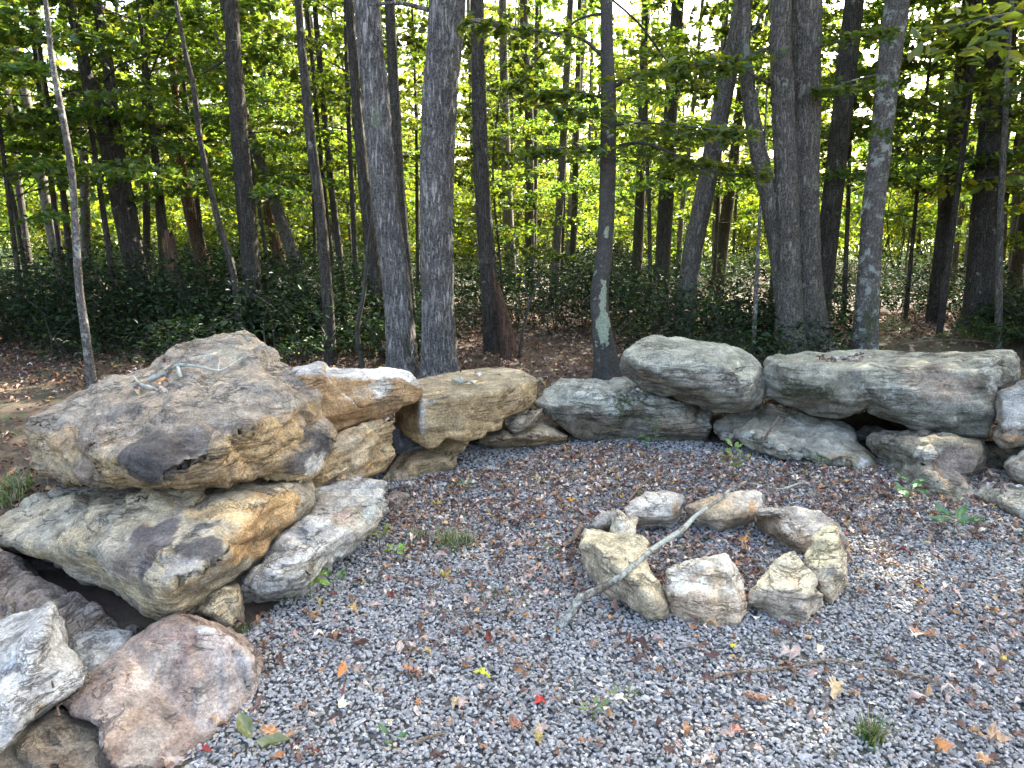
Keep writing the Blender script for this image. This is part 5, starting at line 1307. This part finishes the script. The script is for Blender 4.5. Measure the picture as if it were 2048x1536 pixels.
stick('twig', 'thin brown twig beside the rounded pale ring stone', [[on(1252, 1016, .01, .005), on(1288, 980, .03, .004), on(1330, 962, .05, .003)]], M_TWIG, group='twigs lying on the gravel')
stick('twig', 'longest bare twig on the gravel in front of the ring', [[on(1425, 1366, .01, .0045), on(1470, 1358, .012), on(1530, 1354, .014), on(1600, 1346, .016), on(1655, 1334, .014), on(1703, 1342, .01), on(1728, 1336, .008, .003)], [on(1590, 1347, .012, .003), on(1588, 1366, .004, .002)]], M_TWIG, group='twigs lying on the gravel')
stick('twig', 'straight grey twig right of the longest bare twig', [[on(1740, 1346, .006, .0035), on(1800, 1356, .008), on(1850, 1368, .008), on(1890, 1386, .004, .003)]], M_TWIG, group='twigs lying on the gravel')
stick('twig', 'thin twig propped on the long layered wedge', [[on(1512, 915, .01, .006), on(1532, 897, .08, .006), on(1553, 880, .14, .005)]], M_TWIG, group='twigs lying on the gravel')
stick('twig', 'short twig in front of the gravel weeds at left of the ring', [[on(1060, 1188, .006, .003), on(1012, 1250, .008, .003), on(1000, 1235, .008, .002)], [on(850, 1232, .006, .002), on(930, 1233, .008, .0025), on(1000, 1236, .008, .003)]], M_TWIG, group='twigs lying on the gravel')
stick('twig', 'small twig near the bottom edge of the gravel', [[on(828, 1498, .006, .004), on(860, 1486, .008), on(890, 1478, .006, .003)]], M_TWIG, group='twigs lying on the gravel')
stick('twig', 'dark root-like stick lying left of the widest ring stone', [[on(1125, 1105, .012, .008), on(1150, 1085, .016, .011), on(1162, 1062, .02, .01)]], M_TWIG, group='twigs lying on the gravel')
stick('twig', 'lichen-covered branching twig lying on top of the huge boulder',
      [[on(302, 768, .012, .011), on(330, 757, .014, .010), on(357, 744, .02, .008), on(400, 748, .022, .005), on(437, 755, .02, .004), on(462, 744, .02, .003), on(486, 728, .02, .002)], [on(357, 745, .016, .007), on(362, 762, .008, .006)], [on(437, 753, .016, .003), on(441, 733, .02, .002)]], M_LTWIG, group='twigs lying on the boulders')
stick('twig', 'small crumbled lichen twig below the branching twig on the huge boulder', [[on(268, 760, .006, .003), on(280, 776, .008, .005), on(300, 785, .01, .007), on(318, 790, .008, .004)]], M_LTWIG, group='twigs lying on the boulders')
stick('twig', 'curly grey lichen twig lying on the flat bench slab', [[on(905, 765, .008, .007), on(925, 772, .012, .009), on(940, 770, .010, .006), on(952, 775, .006, .004)], [on(925, 770, .012, .006), on(920, 765, .03, .003)]], M_LTWIG, group='twigs lying on the boulders')
stick('twig', 'dark spindly twig rising from the notch between the left stones', [[on(120, 1448, .01, .004), on(116, 1425, .03, .003), on(110, 1400, .05, .002)], [on(118, 1432, .02, .002), on(136, 1425, .03, .0015)]], M_TWIG, group='twigs lying on the boulders')
stick('fallen_branch', 'long thin fallen branch on the mossy ground at the right', [[(G(1800, 690, .03), .012), (G(1860, 682, .05), .010), (G(1930, 680, .05), .008), (G(2010, 690, .03), .005)]], M_TWIG, cat='branch')

# ------------------------------------------------------------------ single fallen leaves that stand out
def one_leaf(px, py, size, kind, colr, label, curl=0.6, fold=0.25, yaw=None, seed=0, up=0.012):
    V, F = leaf_proto(kind, curl * 1.5, fold * 1.3, 500 + seed); size = size * 0.8
    p, n = surf(px, py)
    q = n.to_track_quat('Z', 'Y').to_matrix() if n.z > 0.2 else Vector((0, 0, 1)).to_track_quat('Z', 'Y').to_matrix()
    M = np.array(q)
    yw = yaw if yaw is not None else rt.uniform(0, 6.28)
    Rz = np.array([[math.cos(yw), -math.sin(yw), 0], [math.sin(yw), math.cos(yw), 0], [0, 0, 1]])
    V = (V * size) @ (M @ Rz).T
    r = np.random.default_rng(seed); C = np.array(colr) * r.uniform(0.8, 1.2, (len(V), 1))
    # stalk
    me = mk_mesh('fallen_leaf', V, F, M_LITTER, C)
    o = mk_obj('fallen_leaf', me, loc=p + Vector((0, 0, up))); tag(o, label, 'leaf', 'single fallen leaves that stand out')
ORA, RED, YEL, TANL, BRN, CRM = (0.38, 0.20, 0.11), (0.19, 0.035, 0.032), (0.58, 0.45, 0.06), (0.52, 0.38, 0.22), (0.26, 0.13, 0.075), (0.62, 0.55, 0.38)
LV = [(330, 726, .07, 'maple', RED, 'crumpled red leaf lying on top of the huge boulder'), (888, 1158, .085, 'maple', YEL, 'bright yellow leaf with dark spots on the bare gravel'),
      (963, 1356, .085, 'oak', (0.52, 0.50, 0.05), 'yellow-green oak leaf on the gravel in the middle foreground'), (1670, 1392, .15, 'oak', TANL, 'large tan oak leaf below the longest bare twig'),
      (1515, 1408, .12, 'oak', (0.45, 0.26, 0.16), 'curled rust-brown oak leaf left of the large tan one'), (1845, 1276, .13, 'oak', (0.47, 0.25, 0.15), 'long curled russet leaf on the gravel right of the ring'),
      (825, 1350, .11, 'oak', ORA, 'orange-brown lobed leaf on the gravel, left of the yellow-green one'), (702, 1271, .07, 'maple', RED, 'deep red leaf on the gravel near the white layered boulder'),
      (1082, 1408, .085, 'maple', (0.40, 0.05, 0.04), 'folded red and tan leaf near the bottom middle'), (683, 1418, .085, 'maple', CRM, 'cream-coloured leaf on the gravel at lower left'),
      (875, 1018, .11, 'maple', (0.36, 0.28, 0.08), 'olive-yellow maple leaf on the litter near the brown fist-sized stone'), (1118, 965, .12, 'oak', TANL, 'tan oak leaf in the litter behind the ring at left'),
      (1140, 1008, .11, 'maple', (0.52, 0.28, 0.07), 'orange maple leaf in the litter left of the rounded pale ring stone'), (1487, 1088, .10, 'maple', (0.52, 0.25, 0.07), 'orange leaf lying inside the fire ring'),
      (1378, 1108, .10, 'oak', BRN, 'brown curled leaf inside the ring by the branch'), (1222, 1245, .08, 'maple', (0.50, 0.30, 0.15), 'tan-orange leaf beside the lower end of the branch'),
      (1028, 1466, .11, 'maple', (0.30, 0.15, 0.09), 'dark brown crumpled leaf near the bottom edge'), (1078, 1480, .11, 'oak', (0.42, 0.33, 0.12), 'olive-tan leaf near the bottom edge, beside the dark brown one'),
      (1468, 1478, .10, 'oak', (0.36, 0.17, 0.12), 'reddish twisted leaf at the bottom right'), (1985, 1490, .12, 'maple', (0.42, 0.27, 0.16), 'large pale brown leaf in the bottom right corner'),
      (1640, 1305, .08, 'ovate', CRM, 'pale folded leaf behind the longest bare twig'), (910, 1415, .075, 'oak', TANL, 'small tan lobed leaf on the gravel, lower middle'),
      (705, 1232, .085, 'maple', (0.42, 0.27, 0.11), 'ochre pointed leaf on the gravel near the bright weed'), (540, 1480, .12, 'oak', (0.44, 0.24, 0.11), 'orange-brown lobed leaf beside the pink-brown slab'),
      (410, 1510, .07, 'maple', RED, 'small red leaf at the bottom beside the pink-brown slab') , (1310, 1290, .08, 'maple', (0.46, 0.33, 0.27), 'pinkish leaf on the gravel in front of the squarish ring stone'),
      (1465, 1300, .06, 'maple', YEL, 'little yellow leaf on the gravel in front of the ring'), (1385, 1262, .08, 'maple', ORA, 'orange leaf at the foot of the squarish ring stone'),
      (1905, 1205, .11, 'maple', (0.47, 0.33, 0.27), 'pinkish maple leaf right of the stepped ring stone'), (1575, 1345, .09, 'oak', (0.40, 0.20, 0.11), 'russet leaf leaning on the longest bare twig')]
for k, (x, y, sz, kd, c, lab) in enumerate(LV): one_leaf(x, y, sz, kd, c, lab, curl=(0.5, 0.8, 0.35)[k % 3], fold=(0.2, 0.35)[k % 2], seed=k)
# leaves caught in the hollow of the longest block and on ledges
lt2 = Acc()
def patch_leaves(spec, n, smin, smax):
    T, C = [], []
    for _ in range(n):
        x, y, rx, ry = spec; a = rt.uniform(0, 6.28); q = math.sqrt(rt.random())
        p, nn = surf(x + rx * q * math.cos(a), y + ry * q * math.sin(a))
        if nn.z < 0.3: continue
        T.append(p + Vector((0, 0, 0.012))); C.append(LPAL[rng.choice(len(LPAL), p=LPROB)])
    if not T: return
    T = np.array([t[:] for t in T]); C = np.array(C) * rng.uniform(.8, 1.3, (len(T), 1))
    pv, pf = LP[rng.integers(0, len(LP))]
    V, F = instance(pv, pf, rot_mats(len(T), np.abs(rng.normal(0, .5, len(T)))), rng.uniform(smin, smax, len(T)), T); lt2.add(V, F, np.repeat(C, len(pv), 0))
for spec, n in (((1675, 721, 55, 5), 26), ((1730, 716, 22, 4), 12), ((1560, 812, 50, 10), 30), ((1975, 955, 40, 14), 26), ((2010, 975, 30, 10), 12), ((310, 785, 40, 14), 8), ((255, 745, 25, 6), 6), ((690, 965, 60, 8), 10), ((980, 748, 60, 8), 8), ((1265, 785, 20, 6), 6)):
    for _ in range(3): patch_leaves(spec, max(1, n // 3), 0.035, 0.07)
lo = mk_obj('leaf_litter', lt2.mesh('leaf_litter', M_LITTER)); tag(lo, 'small dry leaves caught in hollows and ledges of the boulders', 'leaf litter', kind='stuff')

# ------------------------------------------------------------------ weeds, seedlings, grass
def weed(px, py, label, n, size, h, colr, spread=0.06, name='seedling', lean=0.0, tiers=1):
    size *= 1.3; h = h * 1.25 + 0.015
    p, _ = surf(px, py, True); root = empty(name, p); tag(root, label, 'plant', 'small weeds on the gravel')
    r = np.random.default_rng(int(px * 7 + py)); st = Acc(); lv = Acc()
    pv, pf = leaf_proto('ovate', 0.35, 0.22, int(px)); pv = pv * np.array([1.0, 1, 1]); pv[:, 1] += 0.5
    V, F = tube([Vector((0, 0, -.02)), Vector((lean * .4, 0, h * .5)), Vector((lean, 0, h))], [.0025, .002, .0012], 6, .02, wob=0); st.add(V, F, np.ones((len(V), 3)) * np.array([0.10, 0.13, 0.04]))
    for k in range(n):
        t = 1.0 - 0.75 * (k // max(1, n // tiers)) / max(1, tiers)
        z = h * t; az = k * 2.4 + r.uniform(-.3, .3); el = r.uniform(-0.1, 0.55)
        d = np.array([math.cos(az), math.sin(az), 0]); c = np.array([lean * t, 0, z]) + d * spread * 0.25
        yw = az - math.pi / 2
        Rz = np.array([[math.cos(yw), -math.sin(yw), 0], [math.sin(yw), math.cos(yw), 0], [0, 0, 1]]); ce, se = math.cos(el), math.sin(el)
        Rx = np.array([[1, 0, 0], [0, ce, -se], [0, se, ce]])
        V = (pv * size * r.uniform(.7, 1.15)) @ (Rz @ Rx).T + c
        lv.add(V, [np.asarray(f) for f in pf], np.tile(np.array(colr) * r.uniform(.8, 1.2), (len(V), 1)))
    mk_obj('stem', st.mesh('stem', M_WEED, True), root); mk_obj('foliage', lv.mesh('foliage', M_WEED), root)
BRT, MIDG, YG = (0.16, 0.30, 0.035), (0.085, 0.17, 0.045), (0.22, 0.26, 0.04)
weed(622, 1206, 'bright green five-leaved seedling at the foot of the white layered boulder', 6, .072, .06, BRT)
weed(668, 1186, 'darker seedling right beside the bright green five-leaved one', 4, .05, .04, MIDG)
weed(1463, 972, 'leafy upright weed behind the fire ring', 12, .062, .17, (0.15, 0.24, 0.05), tiers=3)
weed(1302, 903, 'tall thin weed against the wide cracked boulder', 8, .06, .15, MIDG, tiers=3)
weed(1818, 1012, 'broad-leaved seedling below the squat brown-grey block', 7, .085, .10, (0.09, 0.20, 0.06), tiers=2)
weed(1905, 1080, 'broad-leaved seedling on open gravel at the right', 7, .085, .07, (0.10, 0.20, 0.07))
weed(930, 995, 'small green weed in the litter left of centre', 7, .04, .05, (0.10, 0.18, 0.05))
weed(760, 1105, 'yellow-green weed near the white layered boulder end', 6, .05, .06, YG)
weed(790, 1122, 'low green weed at the edge of the grassy patch', 6, .045, .03, BRT)
weed(1098, 1112, 'single small leaf sprouting left of the ring', 3, .035, .02, MIDG)
weed(1185, 1447, 'tiny weed on the gravel at the bottom middle', 6, .032, .03, (0.14, 0.2, 0.05))
weed(1245, 1415, 'tiny pale weed on the gravel beside the bottom middle one', 6, .03, .03, (0.16, 0.2, 0.07))
weed(505, 1515, 'long bent green and brown leaf at the bottom, beside the pink-brown slab', 2, .09, .02, (0.14, 0.16, 0.05))
weed(785, 1500, 'pair of round green leaves at the bottom edge', 3, .045, .02, MIDG)
weed(1630, 945, 'little weed under the pale tip of the layered wedge', 4, .04, .05, MIDG)

def grass(px, py, label, n, h, rad, colr, cat='grass tuft', dead=0.2):
    p, _ = surf(px, py, True); r = np.random.default_rng(int(px + py)); a = Acc()
    for k in range(n):
        az = r.uniform(0, 6.28); b = np.array([r.normal(0, rad), r.normal(0, rad), 0.0]); L = h * r.uniform(.5, 1.15); out = r.uniform(.2, .9)
        d = np.array([math.cos(az), math.sin(az), 0]); s_ = np.array([-d[1], d[0], 0]) * 0.0034
        V = []
        for t in (0, .35, .7, 1.0):
            c = b + d * L * out * t ** 1.8 + np.array([0, 0, L * (t - 0.35 * out * t * t)])
            V += [c - s_ * (1 - t * .9), c + s_ * (1 - t * .9)]
        V = np.array(V); F = np.array([[0, 1, 3, 2], [2, 3, 5, 4], [4, 5, 7, 6]])
        cc = np.array(colr if r.random() > dead else (0.36, 0.30, 0.14)) * r.uniform(.7, 1.25)
        a.add(V, [F], np.tile(cc, (8, 1)))
    o = mk_obj('grass_tuft', a.mesh('grass_tuft', M_WEED), loc=p); tag(o, label, cat, 'grass tufts')
GRS = (0.10, 0.17, 0.045)
grass(1738, 1482, 'green grass tuft on the gravel at the lower right', 90, .10, .014, GRS)
grass(905, 1092, 'largest sparse grassy patch among the litter left of the ring', 330, .085, .05, (0.11, 0.15, 0.05), dead=.3)
grass(835, 1082, 'thin grassy patch left of the largest grassy patch', 150, .075, .034, (0.11, 0.15, 0.05), dead=.35)
grass(575, 1202, 'short grass at the base of the white layered boulder', 36, .07, .03, GRS)
grass(35, 985, 'grass tuft at the left edge beside the huge boulder', 120, .16, .05, GRS)
grass(12, 1010, 'second grass tuft at the left edge, nearer the viewer', 90, .14, .05, GRS)
grass(490, 1262, 'tiny grass at the yellowish chock stone', 26, .04, .015, GRS)
grass(1000, 1200, 'wispy grass on the gravel left of the ring', 30, .05, .04, GRS, dead=.4)

# low leafy plants at the foot of the broad dark trunk
for k, (px, py, s, lab) in enumerate([(1935, 690, .85, 'low leafy bush in front of the broad dark trunk'), (2010, 700, 1.0, 'leafy bush on the moss at the right edge'), (1465, 690, .5, 'small bright plant peeking over the rounded boulder'), (640, 725, .8, 'low dark bush behind the orange slab'), (1790, 668, .6, 'small bush on the mossy ground right of the white-flecked trunk')]):
    g = G(px, py); fo = Foliage(1500 + k)
    for j in range(5): fo.ball((rt.gauss(0, .2), rt.gauss(0, .15), .1 + .22 * rt.random()), (.2, .2, .12), 60, .06)
    r_ = empty('low_bush', (g.x, g.y, 0)); r_.scale = (s, s, s); tag(r_, lab, 'bush', 'low bushes near the wall')
    mk_obj('foliage', fo.mesh('foliage', M_LEAF, kinds=(0,), tilt=.6, pal=SPAL * 1.5, prob=[.3, .3, .2, .15, .05]), r_)

# ------------------------------------------------------------------ branch hanging in from the right
fo = Foliage(1700); P = [W(2200, -80, 4.6), W(2080, 10, 4.5), W(1960, 40, 4.4), W(1850, 70, 4.3)]
root = empty('overhanging_branch', P[0]); tag(root, 'near leafy branch hanging in at the top right corner', 'branch')
V, F = tube(P, [.02, .014, .009, .003], 8, .05, wob=.1)
mk_obj('limb', mk_mesh('limb', V - np.array(P[0]), F, M_DARK, smooth=True), root)
for a_, b_, n in ((P[0], P[1], 20), (P[1], P[2], 26), (P[2], P[3], 26)): fo.spray(a_, b_, n, .28, .10, drop=.10, zj=.05)
for x0, y0, x1, y1 in ((2060, 40, 1930, 100), (2090, 60, 2000, 130), (2000, 20, 1880, 20)): fo.spray(W(x0, y0, 4.5), W(x1, y1, 4.3), 16, .16, .10, drop=.1, zj=.05)
me = fo.mesh('foliage', M_LEAF, kinds=(0,), tilt=.7, prob=[.15, .25, .3, .2, .1, 0]); o = mk_obj('foliage', me, root); o.location = -P[0]
